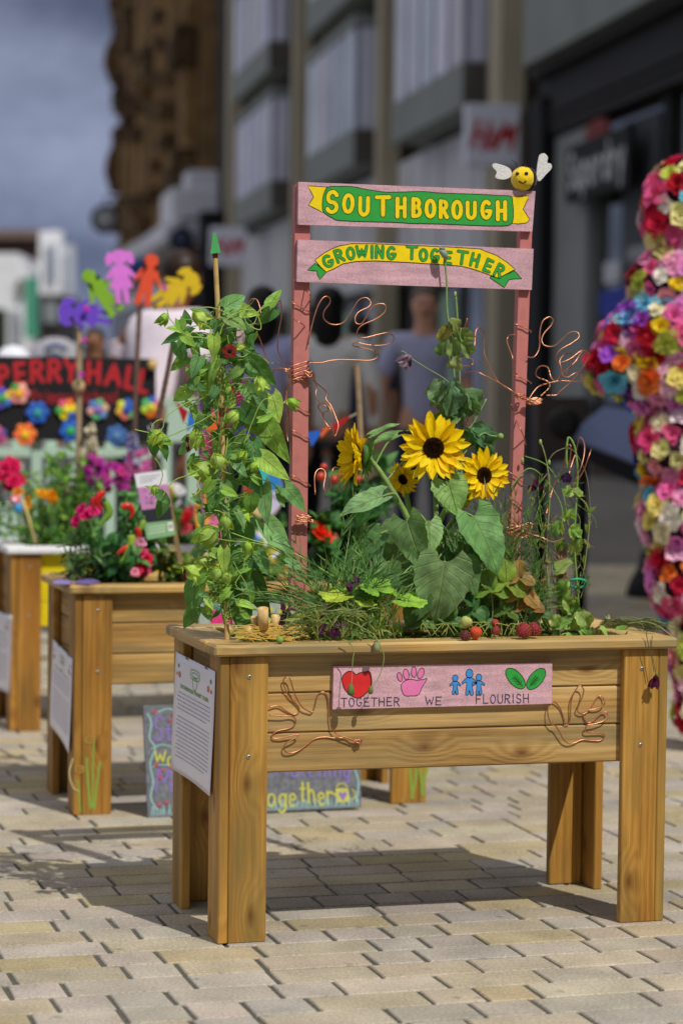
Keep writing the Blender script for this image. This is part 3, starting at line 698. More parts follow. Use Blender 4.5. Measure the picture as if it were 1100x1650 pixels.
# ---- copper wire
def wire(paths,zf,dep_,r=.0013,k=5):
    mb=MB(hx('#cf9070'))
    for pth in paths:
        pts=cat_([zf(*p) for p in pth],k); n=len(pts)
        mb.tube([dep_(q[0],q[1],i/n) for i,q in enumerate(pts)],r,7)
    return mb
def knot(mb,cx,cy,rx,ry,pl_,n=70,r=.0013):
    pts=[];a=0;
    for i in range(n):
        a+=ru(.5,1.1); pts.append(pl_(cx+rx*math.cos(a)*ru(.3,1)+ru(-2,2),cy+ry*math.sin(a*1.3)*ru(.3,1),.004*math.sin(a)))
    mb.tube(cat_(pts,3),r,6)
zc=lambda x,y:(360+x/4.23,1050+y/4.23)
zd=lambda x,y:(860+x/4.583,1080+y/4.587)
onb=lambda x,y,t: PY(x,y,.0155+.004*math.sin(t*23))
mb=wire([[(315,378),(370,370),(420,400),(475,428),(515,410),(505,370),(450,310),(415,240),(408,195),(430,175),(455,190),(470,240),(490,300),(530,370),(570,400),(605,412),(622,370),(640,300),(675,275),(705,300),(718,380),(725,460),(750,540),(790,570),(850,590),(900,610),(940,625),(930,600),(880,605),(830,585),(760,590),(690,582),(620,595),(560,640),(500,680),(445,690),(415,670),(420,630),(460,605),(505,580),(505,565),(450,575),(390,590),(340,590),(330,570),(370,540),(440,525),(485,500),(490,460),(460,440),(400,440),(315,432)]],zc,onb)
knot(mb,*zc(915,615),6,4,plY(.012),26,.001); o=mb.build('copper_wire_hand','copper',loc=PY(500,1150,.015)); tag(o,'copper wire outline of a hand beside the nearest front leg, left of the plaque','wire hand','copper wire hands')
mb=wire([[(515,225),(505,200),(480,190),(455,215),(430,260),(400,300),(360,325),(325,310),(320,280),(350,210),(365,150),(345,118),(315,130),(280,200),(268,270),(265,350),(250,400),(225,400),(215,350),(190,280),(150,235),(115,240),(100,290),(105,350),(130,400),(160,415),(190,465),(215,510),(250,540),(290,540),(350,515),(420,520),(480,520),(515,500),(510,470),(450,462),(390,455),(378,430),(395,405),(450,395),(510,375),(540,340),(530,310),(495,320),(440,370),(400,390),(370,365),(365,330),(400,295),(460,285),(510,260),(520,230)]],zd,onb)
o=mb.build('copper_wire_hand','copper',loc=PY(930,1150,.015)); tag(o,'copper wire outline of a hand on the planter boards right of the plaque','wire hand','copper wire hands')
za=lambda x,y:(380+x/3.929,460+y/3.927)
ona=lambda x,y,t: PY(x,y,.195+.02*math.sin(t*9))
def wrap(mb,x0,x1,ys,slope,w_,Yc,r=.0013):
    # turns of wire round a square post
    for y in ys:
        mb.tube(cat_([PY(x0-1.5,y,Yc+.02),PY(x0-1.5,y+1,Yc-.003),PY((x0+x1)/2,y+slope*.5,Yc-.004),PY(x1+1.5,y+slope,Yc-.003),PY(x1+1.5,y+slope+2,Yc+.02)],4),r,6)
mb=wire([[(458,375),(480,260),(515,140),(555,75),(590,75),(595,110),(560,160),(555,205),(590,240),(640,248),(690,225),(740,150),(780,90),(825,78),(852,105),(840,135),(780,165),(755,200),(760,238),(795,240),(830,190),(870,130),(920,115),(948,130),(940,170),(890,210),(800,250),(768,290),(775,325),(820,330),(900,310),(960,300),(998,325),(985,360),(930,378),(850,378),(770,362),(742,368),(745,382),(800,395),(870,412),(900,440),(880,465),(830,475),(720,470),(620,472),(540,488),(460,490)],
 [(460,560),(500,610),(550,650),(575,680),(570,720),(600,760),(630,830),(648,890),(625,955),(612,900),(600,790),(570,750),(540,745),(520,770),(545,810),(560,860),(600,915)],
 [(455,530),(490,560),(510,640),(505,700),(530,740),(560,760),(585,780),(575,800),(555,800),(560,850),(590,900)],
 [(80,240),(150,240),(160,200),(110,165),(82,130),(95,90),(130,88),(150,130),(165,200),(200,225),(225,190),(240,140),(262,100),(285,110),(288,200),(270,300),(265,400),(290,470),(320,530),(350,590),(460,560)],
 [(130,290),(155,345),(165,375),(185,440),(205,510),(228,560),(245,530),(300,525),(330,545),(350,590),(330,640),(315,690),(330,740),(335,860),(345,960),(350,1080)],
 [(355,480),(350,580),(325,660),(318,720),(300,760),(330,830),(320,900),(330,990)]],za,ona)
knot(mb,*za(465,562),9,6,plY(.19),40); knot(mb,*za(325,540),5,5,plY(.19),22,.001)
wrap(mb,472,497,[487,603,650,692,765],16,0,Yb+.012); wrap(mb,470,495,[590,597,604,612],-8,0,Yb+.01)
z_f=lambda x,y:(380+x/2.619,440+y/2.619)
mb2=wire([[(245,30),(290,70),(315,95),(310,130)],[(240,120),(245,190),(280,215),(305,240)],
 [(335,935),(332,860),(345,830),(368,828),(378,850),(370,900),(380,922),(400,905),(405,840),(418,820),(440,828),(445,870),(436,905),(452,915),(470,890)]],z_f,ona)
mb.v+=[] 
o_=len(mb.v); mb.v+=mb2.v; mb.g+=mb2.g; mb.cl+=mb2.cl; mb.sm+=mb2.sm; mb.f+=[[i+o_ for i in f] for f in mb2.f]
knot(mb,490,836,16,7,plY(.185),60,.0012)
o=mb.build('copper_wire_hand','copper',loc=PY(485,600,.19)); tag(o,'copper wire hands wound round the left pink post','wire hand','copper wire hands')
ze=lambda x,y:(700+x/4.23,480+y/4.232)
mb=wire([[(635,405),(680,400),(712,340),(715,240),(735,160),(780,130),(805,150),(790,190),(745,240),(728,290),(750,325),(810,328),(870,280),(920,235),(970,235),(980,270),(930,310),(860,350),(825,400),(835,435),(870,438),(930,410),(1000,360),(1050,375),(1045,410),(990,500),(920,580),(850,640),(830,662),(760,665)],
 [(640,690),(700,610),(780,580),(860,565),(950,570),(1010,560),(1005,520),(960,510),(910,540),(880,535),(870,510),(910,480),(960,430),(1000,365)],
 [(720,670),(780,610),(770,570),(700,540),(690,500),(720,465),(770,475),(790,540),(820,565),(855,530),(860,480),(850,430),(880,390),(920,380),(940,410),(920,470),(890,520)],
 [(520,630),(430,570),(350,420),(335,340),(340,250),(310,208),(280,225),(272,310),(262,355),(230,310),(205,215),(215,170),(222,140),(225,180),(230,260),(225,300),(250,380),(200,310),(170,260),(180,205)],
 [(200,515),(270,500),(340,530),(440,580),(520,630),(600,690),(700,700),(740,690)],
 [(165,400),(240,410),(265,440),(230,465),(180,460)],
 [(545,250),(510,255),(492,290),(510,350),(530,410),(530,480),(560,520),(632,552)],
 [(520,730),(540,800),(570,870),(600,930),(620,1000)]],ze,lambda x,y,t: PY(x,y,.195+.025*math.sin(t*8)))
knot(mb,*ze(680,705),14,6,plY(.185),90); knot(mb,*ze(575,672),9,4,plY(.185),40)
wrap(mb,831,853,[521,604],12,0,Yb+.012); wrap(mb,822,843,[760,800,838],20,0,Yb+.012); knot(mb,835,855,30,14,plY(.2),50,.0012)
o=mb.build('copper_wire_hand','copper',loc=PY(840,650,.19)); tag(o,'copper wire hands wound round the right pink post','wire hand','copper wire hands')
zg=lambda x,y:(860+x/5.5,560+y/5.5)
mb=wire([[(100,1500),(150,1300),(180,1210),(245,1080),(280,960),(300,870),(320,865),(325,920),(310,1040)],[(300,1150),(340,1010),(370,930),(395,810),(420,805),(445,860),(440,960),(415,1060),(390,1120),(330,1250)],[(300,1350),(385,1180),(440,1080),(505,905)],
 [(-100,1620),(0,1560),(120,1580),(200,1500),(300,1560),(330,1640),(250,1700),(150,1720),(60,1680),(-60,1650)]],zg,lambda x,y,t: PY(x,y,.2+.03*math.sin(t*6)))
o=mb.build('copper_wire_hand','copper',loc=PY(920,760,.2)); tag(o,'copper wire fingers standing among the thin stems at the right end of the planter','wire hand','copper wire hands')

# ---- felt bee
c=PY(842,288,.192); BE=thing('felt_bee',PY(842,306,.192),'yellow felt bee with white wings perched on the top pink board','bee')
R_=20.5/795
mb=MB(hx('#eecb22')); mb.ell(c,R_,R_,R_*.98,26,18,jit=.03); 
fz=[]
for i in range(len(mb.v)): pass

for _ in range(420):
    d=rdir(); q=c+d*R_*.99; mb.c=vary(hx('#ecc828'),.2); e=q+nrm(d+rdir()*.9)*ru(.0012,.0026); s_=nrm(np.cross(d,rdir()))*.00018; mb.add([q-s_,q+s_,e],[[0,1,2]])
mb.build('face','felt',BE)
ax=nrm(img(.78,.0,-.62)); b1=nrm(np.cross(ax,A(0,0,1))); b2=np.cross(b1,ax)
mb=MB(hx('#16140f')); mb.lathe(c+ax*R_*.42,[(R_*.93,-.1*R_),(R_*1.0,.02*R_),(R_*.97,.22*R_),(R_*.9,.32*R_)],26,(b1,b2,ax)); mb.c=hx('#a88a2a'); mb.lathe(c+ax*R_*.78,[(R_*.86,-.1*R_),(R_*.72,.12*R_),(R_*.6,.24*R_)],26,(b1,b2,ax)); mb.c=hx('#16140f'); mb.lathe(c+ax*R_*1.0,[(R_*.64,-.05*R_),(R_*.4,.2*R_),(R_*.05,.3*R_)],26,(b1,b2,ax)); mb.build('stripes','felt',BE)
def onf(dx,dy,k=1.0):
    z_=math.sqrt(max(.02,1-dx*dx-dy*dy)); return c+img(dx,dy,z_)*R_*k
mb=MB((.01,.008,.008))
for dx in(-.52,.2): mb.ell(onf(dx,.3,1.0),.0042,.0042,.0042,12,8)
mb.build('eyes','fruit',BE)
mb=MB((.02,.01,.01)); mb.tube([onf(-.42+.62*i/8,-.28-.2*math.sin(PI*i/8),1.01) for i in range(9)],.0014,6)
mb.build('smile','felt',BE)
mb=MB((.02,.02,.02)); mb.tube(cat_([onf(-.45,.75,.95),c+img(-.62,1.2,.4)*R_,c+img(-.98,1.5,.4)*R_],5),.0006,5); mb.tube(cat_([onf(.2,.85,.95),c+img(.22,1.3,.3)*R_,c+img(.3,1.65,.3)*R_],5),.0006,5); mb.build('antennae','ink',BE)
def felt_wing(px):
    q=cat_(px,5,True); mb=MB(hx('#d6d6d6')); mb.poly(q,plY(.2),0,.003); mb.build('wing','felt',BE)
felt_wing([(824,283),(812,289),(798,286),(800,277),(793,268),(797,263),(812,267),(822,273)])
felt_wing([(864,280),(866,262),(869,250),(876,247),(882,253),(881,262),(887,264),(888,271),(880,280),(870,291),(866,290)])
# ================================================================ PLANTING OF THE NEAREST PLANTER
LG=[hx(q) for q in('#88b44c','#96c250','#78a846','#a6cc60','#80a858')]; DG=[hx(q) for q in('#47783a','#52843f','#5b8f4a','#497a42')]
BG_=[hx(q) for q in('#6f9f64','#7cab6a','#66965c')]; PODC=[hx(q) for q in('#a3c24a','#93b844','#b0cc5c')]
def ang(a,tz=0.): return nrm(img(math.cos(math.radians(a)),math.sin(math.radians(a)),tz))
def stalk(mb,p,q,r=.0012,sag=.01,k=5,r2=None):
    p=np.array(p,float);q=np.array(q,float); m=(p+q)/2+A(0,0,sag)+A(ru(-.006,.006),ru(-.006,.006),0)
    pts=cat_([p,m,q],k); n=len(pts); r2=r if r2 is None else r2
    mb.tube(pts,[r+(r2-r)*i/(n-1) for i in range(n)],5)
# --- bamboo cane with green cap
def cy(y): return 345+ (y-378)*.036+2.5*math.sin((y-378)/140.)
YC=.10
CA=thing('bamboo_cane',PY(cy(1020),1010,YC),'bamboo cane with a green pyramid cap standing in the nearest planter','cane')
mb=MB(hx('#c2a468')); pts=[];rr=[]
for i in range(46):
    y=402+i*14.2; x=cy(y); x+= 8*max(0,(560-y)/160)*.0
    pts.append(PY(x,y,YC)); rr.append(.0052 if i%9 else .0064)
mb.cl and None
for i in range(45):
    mb.c=vary(hx('#bfa065'),.08) if i%9 else hx('#6b4a28')
    mb.tube([pts[i],pts[i+1]],[rr[i],rr[i+1]],9,cap=False)
mb.build('cane_stem','cane',CA)
mb=MB(hx('#2f8f47')); a=PY(339,409,YC-.012);b=PY(356,407,YC-.012);c_=PY(356,405,YC+.012);d_=PY(339,407,YC+.012); t=PY(343,375,YC-.003);t2=PY(348,375,YC-.003);t3=PY(348,375,YC+.003);t4=PY(343,375,YC+.003)
mb.add([a,b,c_,d_,t,t2,t3,t4],[[3,2,1,0],[0,1,5,4],[1,2,6,5],[2,3,7,6],[3,0,4,7],[4,5,6,7]]); mb.build('cap','paint',CA)
# --- the climber: lots of heart leaves, lime calyx pods, tendrils
VN=thing('climbing_vine',PY(385,1005,.1),'green climbing vine with lime seed pods and dark red flowers twining up the bamboo cane','climber')
fo=MB(); st=MB(hx('#7fa04a')); po=MB(); flw=MB(); PODS=[]
def cpt(y,r_=.012,ph=0.): 
    a=y*.035+ph; return PY(cy(y)+8*math.sin(a),y,YC+r_*math.cos(a))
for ph in(0,2.1,4.2): st.tube([cpt(1005-10*i,.012,ph) for i in range(50)],.0017,6)
vl=[(301,515,22,100,'D'),(292,541,48,190,'D'),(322,551,38,-20,'B'),(289,562,38,-70,'D'),(293,582,32,215,'L'),(414,592,56,-45,'D'),(400,572,40,-80,'D'),(414,650,66,-95,'B'),(438,700,70,-62,'L'),(442,649,44,-75,'L'),
(345,592,40,-120,'L'),(335,619,52,-100,'L'),(439,484,34,60,'L'),(434,505,38,220,'D'),(385,499,46,-15,'L'),(372,490,40,30,'B'),(376,717,52,-95,'B'),(297,633,34,215,'L'),(434,747,54,-40,'L'),(425,800,62,-85,'B'),(470,797,50,-45,'B'),(455,800,34,120,'B'),
(440,858,66,-50,'B'),(350,791,48,-110,'D'),(373,786,50,-115,'D'),(368,860,64,-80,'D'),(355,822,30,-95,'B'),(314,955,62,-100,'D'),(309,990,40,-110,'D'),(411,945,76,-70,'D'),(378,950,52,-110,'D'),(390,985,60,-80,'D'),(345,950,28,-60,'L'),(409,910,36,20,'D'),
(345,640,44,-130,'D'),(360,620,38,-60,'L'),(318,585,34,-110,'B'),(350,545,36,-150,'L'),(400,530,40,-60,'D'),(330,680,36,-140,'B'),(362,735,46,-140,'D'),(340,760,40,-160,'D'),(405,770,46,-60,'D'),(395,745,40,-100,'B'),(360,700,40,-40,'D'),(410,725,44,-80,'D'),
(380,900,48,-130,'D'),(352,890,40,-150,'D'),(420,900,40,-60,'B'),(397,860,40,-70,'D'),(450,875,40,-20,'B'),(468,905,30,-30,'B'),(330,880,34,-120,'B'),(385,830,44,-80,'D'),(262,800,28,-40,'B'),(250,790,22,150,'L'),(262,815,30,-110,'D'),(257,705,34,-20,'L'),(263,720,36,-50,'D'),(249,712,38,-95,'D'),(300,720,30,-140,'B'),
(325,505,30,140,'B'),(345,520,34,-170,'D'),(375,515,36,-30,'L'),(392,545,34,-40,'B'),(310,600,26,-60,'L'),(370,645,30,-60,'L'),(395,665,40,-50,'D'),(425,670,34,30,'L'),(285,530,22,160,'L'),(355,575,32,-20,'D'),(385,605,38,-110,'D'),(400,630,40,-60,'B'),(308,745,22,-120,'L')]
for i in range(120):
    y=ru(500,995); vl.append((cy(y)+ru(-62,58)*(1. if y<800 else .8),y,ru(14,34),ru(-160,-10),random.choice('DBBLL')))
for (x,y,L,a,t_) in vl:
    Yl=YC+ru(-.055,.045); 
    if t_=='D': Yl=YC+ru(-.01,.05)
    b=PY(x-L*.3*math.cos(math.radians(a)),y+L*.3*math.sin(math.radians(a)),Yl)
    c0={'L':LG,'D':DG,'B':BG_}[t_]; m_=L/795
    n=nrm(img(ru(-.5,.4),ru(-.1,.7),ru(.35,1.)))
    leaf(fo,b,ang(a,ru(-.35,.35)),n,m_*1.1,m_*(ru(.5,.6) if L>60 else ru(.6,.8)),'heart',ru(.1,.5),ru(.1,.4),8,2,.02,tone=vary(random.choice(c0),.12))
    if abs(x-cy(y))<75: stalk(st,b,cpt(min(max(y+ru(0,20),500),1000)),.0009,.008)
for (x,y,R) in[(323,513,14),(472,650,10),(420,619,12),(374,674,13),(316,709,15),(352,744,14),(327,758,20),(394,831,12),(364,843,12),(399,882,10),(335,866,18),(366,932,12),(309,921,14),(328,906,11),(390,735,11),(345,600,9),(253,706,13),(250,790,8),(386,560,9),(410,752,9),(350,925,10),(263,515,10)]:
    po=MB(); PODS.append(po); c=PY(x,y,YC-.045+ru(-.02,.03)); r_=R/795; po.c=vary(random.choice(PODC),.1)
    d=ang(ru(-160,-20),ru(-.3,.3)); s_=nrm(np.cross(d,VW+rdir()*.4)); n=np.cross(s_,d)
    r_*=.86; k0=len(po.v); po.lathe(c,[(r_*.12,-1.0*r_),(r_*.5,-.85*r_),(r_*.78,-.3*r_),(r_*.74,.2*r_),(r_*.45,.7*r_),(r_*.2,1.05*r_),(r_*.03,1.4*r_)],16,(s_,n,d))
    for vi in range(k0,len(po.v)):
        w_=np.array(po.v[vi])-c; zz=w_@d; rr=w_-d*zz; a=math.atan2(rr@n,rr@s_); po.v[vi]=tuple(c+d*zz+rr*(1+.2*math.cos(4*a)+.05*math.sin(3*a+zz/r_)))
    leaf(po,c-d*r_*.8,nrm(d+s_*.5),n,r_*2.7,r_*1.4,'heart',.5,.5,6,2); leaf(po,c-d*r_*.8,nrm(d-s_*.6),n,r_*2.5,r_*1.3,'heart',.5,.5,6,2); leaf(po,c-d*r_*.8,nrm(d+n*.5),-s_,r_*2.6,r_*1.4,'heart',.4,.5,6,2)
    if abs(x-cy(y))<75: stalk(st,c-d*r_,cpt(y+8),.0009,.01)
for (x,y) in[(361,903),(345,560)]:
    po=MB(); PODS.append(po)
    leaf(po,PY(x,y-18,YC-.06),ang(-90),VW,.05,.028,'heart',.2,.2,7,2,tone=hx('#9fc254'))
tn=[[(354,540),(362,520),(380,505),(410,500),(420,530),(402,525),(395,512),(412,505),(438,485)],[(399,524),(410,520),(418,500),(432,488),(447,485),(440,478)],[(355,560),(330,545),(300,540),(275,515),(270,500),(268,488)],[(262,675),(250,680),(245,690),(252,700),(262,690),(268,672),(290,655),(320,640)],
[(258,706),(280,700),(305,688),(330,675),(352,660)],[(240,697),(225,694),(218,692)],[(256,785),(262,768),(258,750),(250,738)],[(262,800),(280,775),(305,765),(325,755)],[(372,870),(362,830),(345,822)],[(392,720),(420,650),(440,645),(468,652)],[(376,905),(384,920),(398,945),(388,950),(380,940),(392,918),(394,900)],[(310,500),(335,495),(362,503),(385,520)],[(322,520),(340,530),(330,545),(312,535),(300,545)],[(366,540),(372,562),(388,575),(400,570)],[(455,800),(440,780),(420,772),(405,765)],
[(340,846),(400,868),(470,890),(540,930)],[(320,858),(360,870),(430,880),(500,920)]]
for t_ in tn: st.c=vary(hx('#93b052'),.1); st.tube([PY(x+ru(-.5,.5),y,YC-.05) for x,y in cat_(t_,6)],.0011,5)
st.c=hx('#b3a05a'); st.tube([PY(x,y,YC-.05) for x,y in cat_([(323,770),(318,782),(322,790),(312,800)],4)],.0014,5)
def starfl(mb,x,y,R,n,c1,c2):
    c=PY(x,y,YC-.07); n=nrm(n); a_=nrm(np.cross(n,A(.2,.1,1))); b_=np.cross(n,a_)
    for k in range(5):
        t=2*PI*k/5; d=a_*math.cos(t)+b_*math.sin(t); leaf(mb,c,nrm(d+n*.15),n,R,R*.95,'round',.2,.2,4,1,tone=c1)
    mb.c=c2; mb.ell(c+n*R*.05,R*.3,R*.3,R*.12,8,5,(a_,b_,n))
for a_ in((370,566,.016,img(.1,.1,1),hx('#7d2518'),hx('#16060a')),(303,716,.019,img(-1,-.1,.25),hx('#5d1a20'),hx('#d9c68a')),(298,926,.014,img(-1,0,.3),hx('#6d1a24'),hx('#8a2a34'))): f_=MB(); starfl(f_,*a_); f_.build('flower','petal',VN)
flw.c=hx('#dcc890'); leaf(flw,PY(305,702,YC-.066),ang(-90),img(-1,0,.5),.034,.012,'petal',.1,.2)
flw.build('petal','petal',VN); flw=MB(); leaf(flw,PY(386,520,YC-.02),ang(-85),VW,.05,.018,'petal',.2,.4,tone=hx('#e6c8cc'))
flw.build('petal','petal',VN); st.build('stems','stem',VN); fo.build('foliage','leaf',VN); [q_.build('seed_pod','leaf',VN) for q_ in PODS]

for _ in range(26):
    y=ru(500,960); x=cy(y)+ru(-30,30); s0=random.choice((-1,1)); pts=[(x,y)]
    for k in range(5): pts.append((pts[-1][0]+s0*ru(4,16),pts[-1][1]+ru(-14,12))); s0=s0 if rnd()<.7 else -s0
    stx=[PY(a,b,YC-.03+ru(-.02,.02)) for a,b in cat_(pts,5)]
    mbt=globals().setdefault('_tw',MB(hx('#8fae52'))); mbt.tube(stx,.0009,5)
_tw.build('tendrils','stem',VN)
# --- sunflowers
def sunflower(name_label,bx_,by_,R,n,base,mid,Y0,leaves,tl=(1,1,1),droop=0.,cupf=0.):
    c=PY(bx_,by_,Y0); n=nrm(n); r_=R/795
    S=thing('sunflower',PY(base[0],base[1],.16),name_label,'sunflower','sunflowers in the nearest planter')
    a_=nrm(np.cross(A(0,0,1),n)); b_=np.cross(n,a_)
    mb=MB()
    for lay,(cnt,k0,tilt) in enumerate(((18,1.,.10),(17,.94,.24),(11,.84,.42))):
        for k in range(cnt):
            t=2*PI*(k+.5*(lay%2))/cnt+ru(-.12,.12); o=a_*math.cos(t)+b_*math.sin(t); tt=tilt+cupf+ru(-.16,.16)
            tw=ru(-.3,.3)
            d=o*math.cos(tt)+n*math.sin(tt); nn=nrm(n*math.cos(tt)-o*math.sin(tt)+np.cross(d,n)*tw)
            col=vary(random.choice([hx('#f9d800'),hx('#fade18'),hx('#f6cc00')]),.05)
            leaf(mb,c+o*r_*.20,nrm(d),nn,r_*.82*k0*ru(.86,1.12),r_*ru(.22,.32),'petal',ru(-.1,.35),.5,7,2,.02,tone=col)
    mb.build('petals','petal',S)
    mb=MB(); 
    prof=[(r_*.29,-.02*r_),(r_*.31,.05*r_),(r_*.27,.10*r_),(r_*.2,.11*r_),(r_*.11,.08*r_),(r_*.03,.06*r_)]
    cols=['#3a2312','#43280f','#38200e','#2c190d','#1c120c','#2a2412']
    for (pa,ca),(pb,cb) in zip(zip(prof,cols),zip(prof[1:],cols[1:])): mb.c=hx(ca); mb.lathe(c,[pa,pb],28,(a_,b_,n))
    for k in range(330):
        q=math.sqrt((k+.5)/330); t=k*2.399963; rr=r_*.30*q; z_=r_*(.07+.045*math.sin(q*2.6))
        p=c+(a_*math.cos(t)+b_*math.sin(t))*rr+n*z_; mb.c=vary(hx('#4a2a10') if q>.55 else hx('#1d130c'),.35)
        h=r_*.05*(1 if q>.5 else .6); s_=r_*.017
        mb.add([p-a_*s_,p+b_*s_,p+a_*s_,p-b_*s_,p+n*h+rdir()*s_],[[0,3,4],[3,2,4],[2,1,4],[1,0,4]])
    mb.build('seed_head','seed',S)
    mb=MB(hx('#4f7a36'))
    for k in range(16):
        t=2*PI*k/16; o=a_*math.cos(t)+b_*math.sin(t); leaf(mb,c-n*r_*.16+o*r_*.18,nrm(o-n*.15),-n,r_*.5,r_*.2,'lance',ru(-.3,.3),.2,5,1,tone=vary(hx('#4f8038'),.12))
    mb.lathe(c,[(r_*.1,-.28*r_),(r_*.34,-.16*r_),(r_*.38,-.04*r_)],16,(a_,b_,n)); mb.build('bracts','leaf',S)
    mb=MB(hx('#7d9a55')); P=[c-n*r_*.2]+[PY(*m) for m in mid]+[PY(base[0],base[1],.16)]; q=cat_(P,6); k=len(q)
    mb.tube(q,[.0042+.004*i/k for i in range(k)],9); mb.build('stem','stem',S)
    if leaves:
        mb=MB(); ms=MB(hx('#7d9a55'))
        for (x,y,L,W,a,tz,Y_,nn,tone) in leaves:
            p=PY(x,y,Y_); leaf(mb,p,ang(a,tz),nrm(img(*nn)),L/795,W/795,'heart',ru(.15,.45),.22,14,3,.03,.035,tone=vary(hx(tone),.06))
            j=int(np.argmin([np.linalg.norm(np.array(pr_)-p) for pr_ in q[4:]]))+4; stalk(ms,p,q[min(j+2,k-1)],.0022,.012)
        mb.build('foliage','leaf',S); ms.build('leaf_stalks','stem',S)
    return S
sunflower('largest sunflower, facing the viewer at the centre of the planter',698,722,58,img(.02,.06,1),(690,1015),[(700,760,.2),(702,860,.19),(694,960,.17)],.13,
 [(716,905,112,100,-98,.1,.06,(.1,.25,1),'#73915f'),(655,838,90,66,-75,.2,.10,(-.5,.5,.8),'#668753'),(720,775,62,64,-72,.3,.12,(0,.5,.8),'#7fa75a'),(640,850,74,56,-110,.1,.14,(-.4,.3,1),'#5f7f50'),(735,860,70,60,-60,.2,.17,(.3,.4,.8),'#587d48'),(668,905,80,66,-110,.1,.12,(-.2,.3,1),'#5a7a50'),(690,840,60,50,-85,.4,.10,(.3,.6,.6),'#80a862'),(748,905,60,46,-70,.2,.09,(.2,.3,1),'#567844'),(680,960,60,50,-120,.1,.08,(-.2,.4,.9),'#4a6a3e'),(625,905,64,52,-100,.3,.13,(-.2,.5,.8),'#62834e')])
sunflower('sunflower in profile facing left beside the left pink post',580,735,56,img(-.95,.12,.30),(672,1015),[(598,742,.17),(622,775,.16),(662,850,.16),(672,940,.16)],.15,
 [(615,800,80,52,198,.1,.10,(-.1,.7,.6),'#85ad78'),(600,700,50,20,30,.0,.16,(0,.8,.4),'#78a266'),(640,700,60,26,-165,0,.18,(0,.8,.5),'#729c5c'),(700,700,50,22,160,.0,.2,(0,.7,.5),'#729c5c'),(612,860,60,50,-140,.1,.15,(-.3,.5,.8),'#5a8752')],cupf=.38)
sunflower('small sunflower turned to the right, next to the right pink post',778,766,46,img(.42,.05,.85),(705,1015),[(765,772,.17),(735,800,.17),(705,850,.17),(700,940,.16)],.13,
 [(762,832,108,84,-62,.15,.09,(.3,.5,.8),'#6a9a5a'),(745,880,70,60,-100,.1,.16,(0,.3,1),'#4d7a48'),(735,735,44,26,40,0,.19,(0,.8,.4),'#729c5c')])
sunflower('half hidden small sunflower behind the largest bloom',650,772,30,img(-.5,-.3,.6),(668,1015),[(655,800,.22),(664,860,.2)],.21,None)
sunflower('partly opened sunflower bud below the small right hand sunflower',742,800,22,img(.1,.1,.5),(698,1015),[(735,830,.22),(710,880,.2)],.2,None)

# --- squash seedling with lime leaves
SQ=thing('squash_plant',PY(618,1025,.08),'young squash plant with bright lime leaves in the middle of the planter','plant')
mb=MB();ms=MB(hx('#a3c04a'))
for (x,y,R,n,up,c_) in[(546,960,29,img(-.1,.9,.45),(-1,.2),'#b9cf42'),(606,948,27,img(.1,.75,.5),(-.2,1),'#86b844'),(656,970,29,img(.2,.9,.4),(1,.1),'#8ec044'),(588,972,18,img(.2,.9,.4),(.6,-.3),'#a5c644')]:
    p=PY(x,y,.05); rleaf(mb,p,n,R/795,img(*up),5,.12,.045,.2,tone=vary(hx(c_),.05)); stalk(ms,p,PY(618+ru(-8,8),1025,.08),.0026,.012)
ms.build('stalks','stem',SQ); mb.build('foliage','leaf',SQ)
# --- strawberry plant and fruit
SB=thing('strawberry_plant',PY(800,1022,.1),'low strawberry plant with bronzed leaves at the right of the sunflowers','plant')
mb=MB();ms=MB(hx('#8f9c4a'))
def trif(x,y,R,tone,Y_=.09,nn=(0,.7,.7)):
    b=PY(x,y,Y_)
    for a in(90,200,-20): leaf(mb,b,ang(a+ru(-15,15),.1),nrm(img(nn[0]+ru(-.2,.2),nn[1],nn[2])),R/795,R*.85/795,'round',.3,.25,10,3,.05,.06,tone=vary(hx(tone),.12))
    stalk(ms,b,PY(x+(790-x)*.3,1025,.1),.0013,.01)
for t_ in[(815,938,40,'#7f9a3a'),(840,955,38,'#a08045'),(790,950,34,'#6b8a38'),(835,930,30,'#9a7f44'),(700,992,30,'#5a7d3f'),(725,1000,28,'#4f7a3a'),(760,985,28,'#46733a'),(780,1000,26,'#3f6e3a'),(850,975,30,'#8f6a3c'),(680,1000,26,'#63854a'),(745,960,26,'#3d6b38'),(815,985,24,'#5b7a35'),(870,990,22,'#4f7538')]: trif(*t_)
for _ in range(16): x=ru(690,870); ms.tube([PY(px_,py_,.03) for px_,py_ in cat_([(x,1024),(x+ru(-20,20),1005),(x+ru(-40,40),ru(1000,1020))],5)],.0009,5)
ms.build('stalks','stem',SB); mb.build('foliage','leaf',SB)
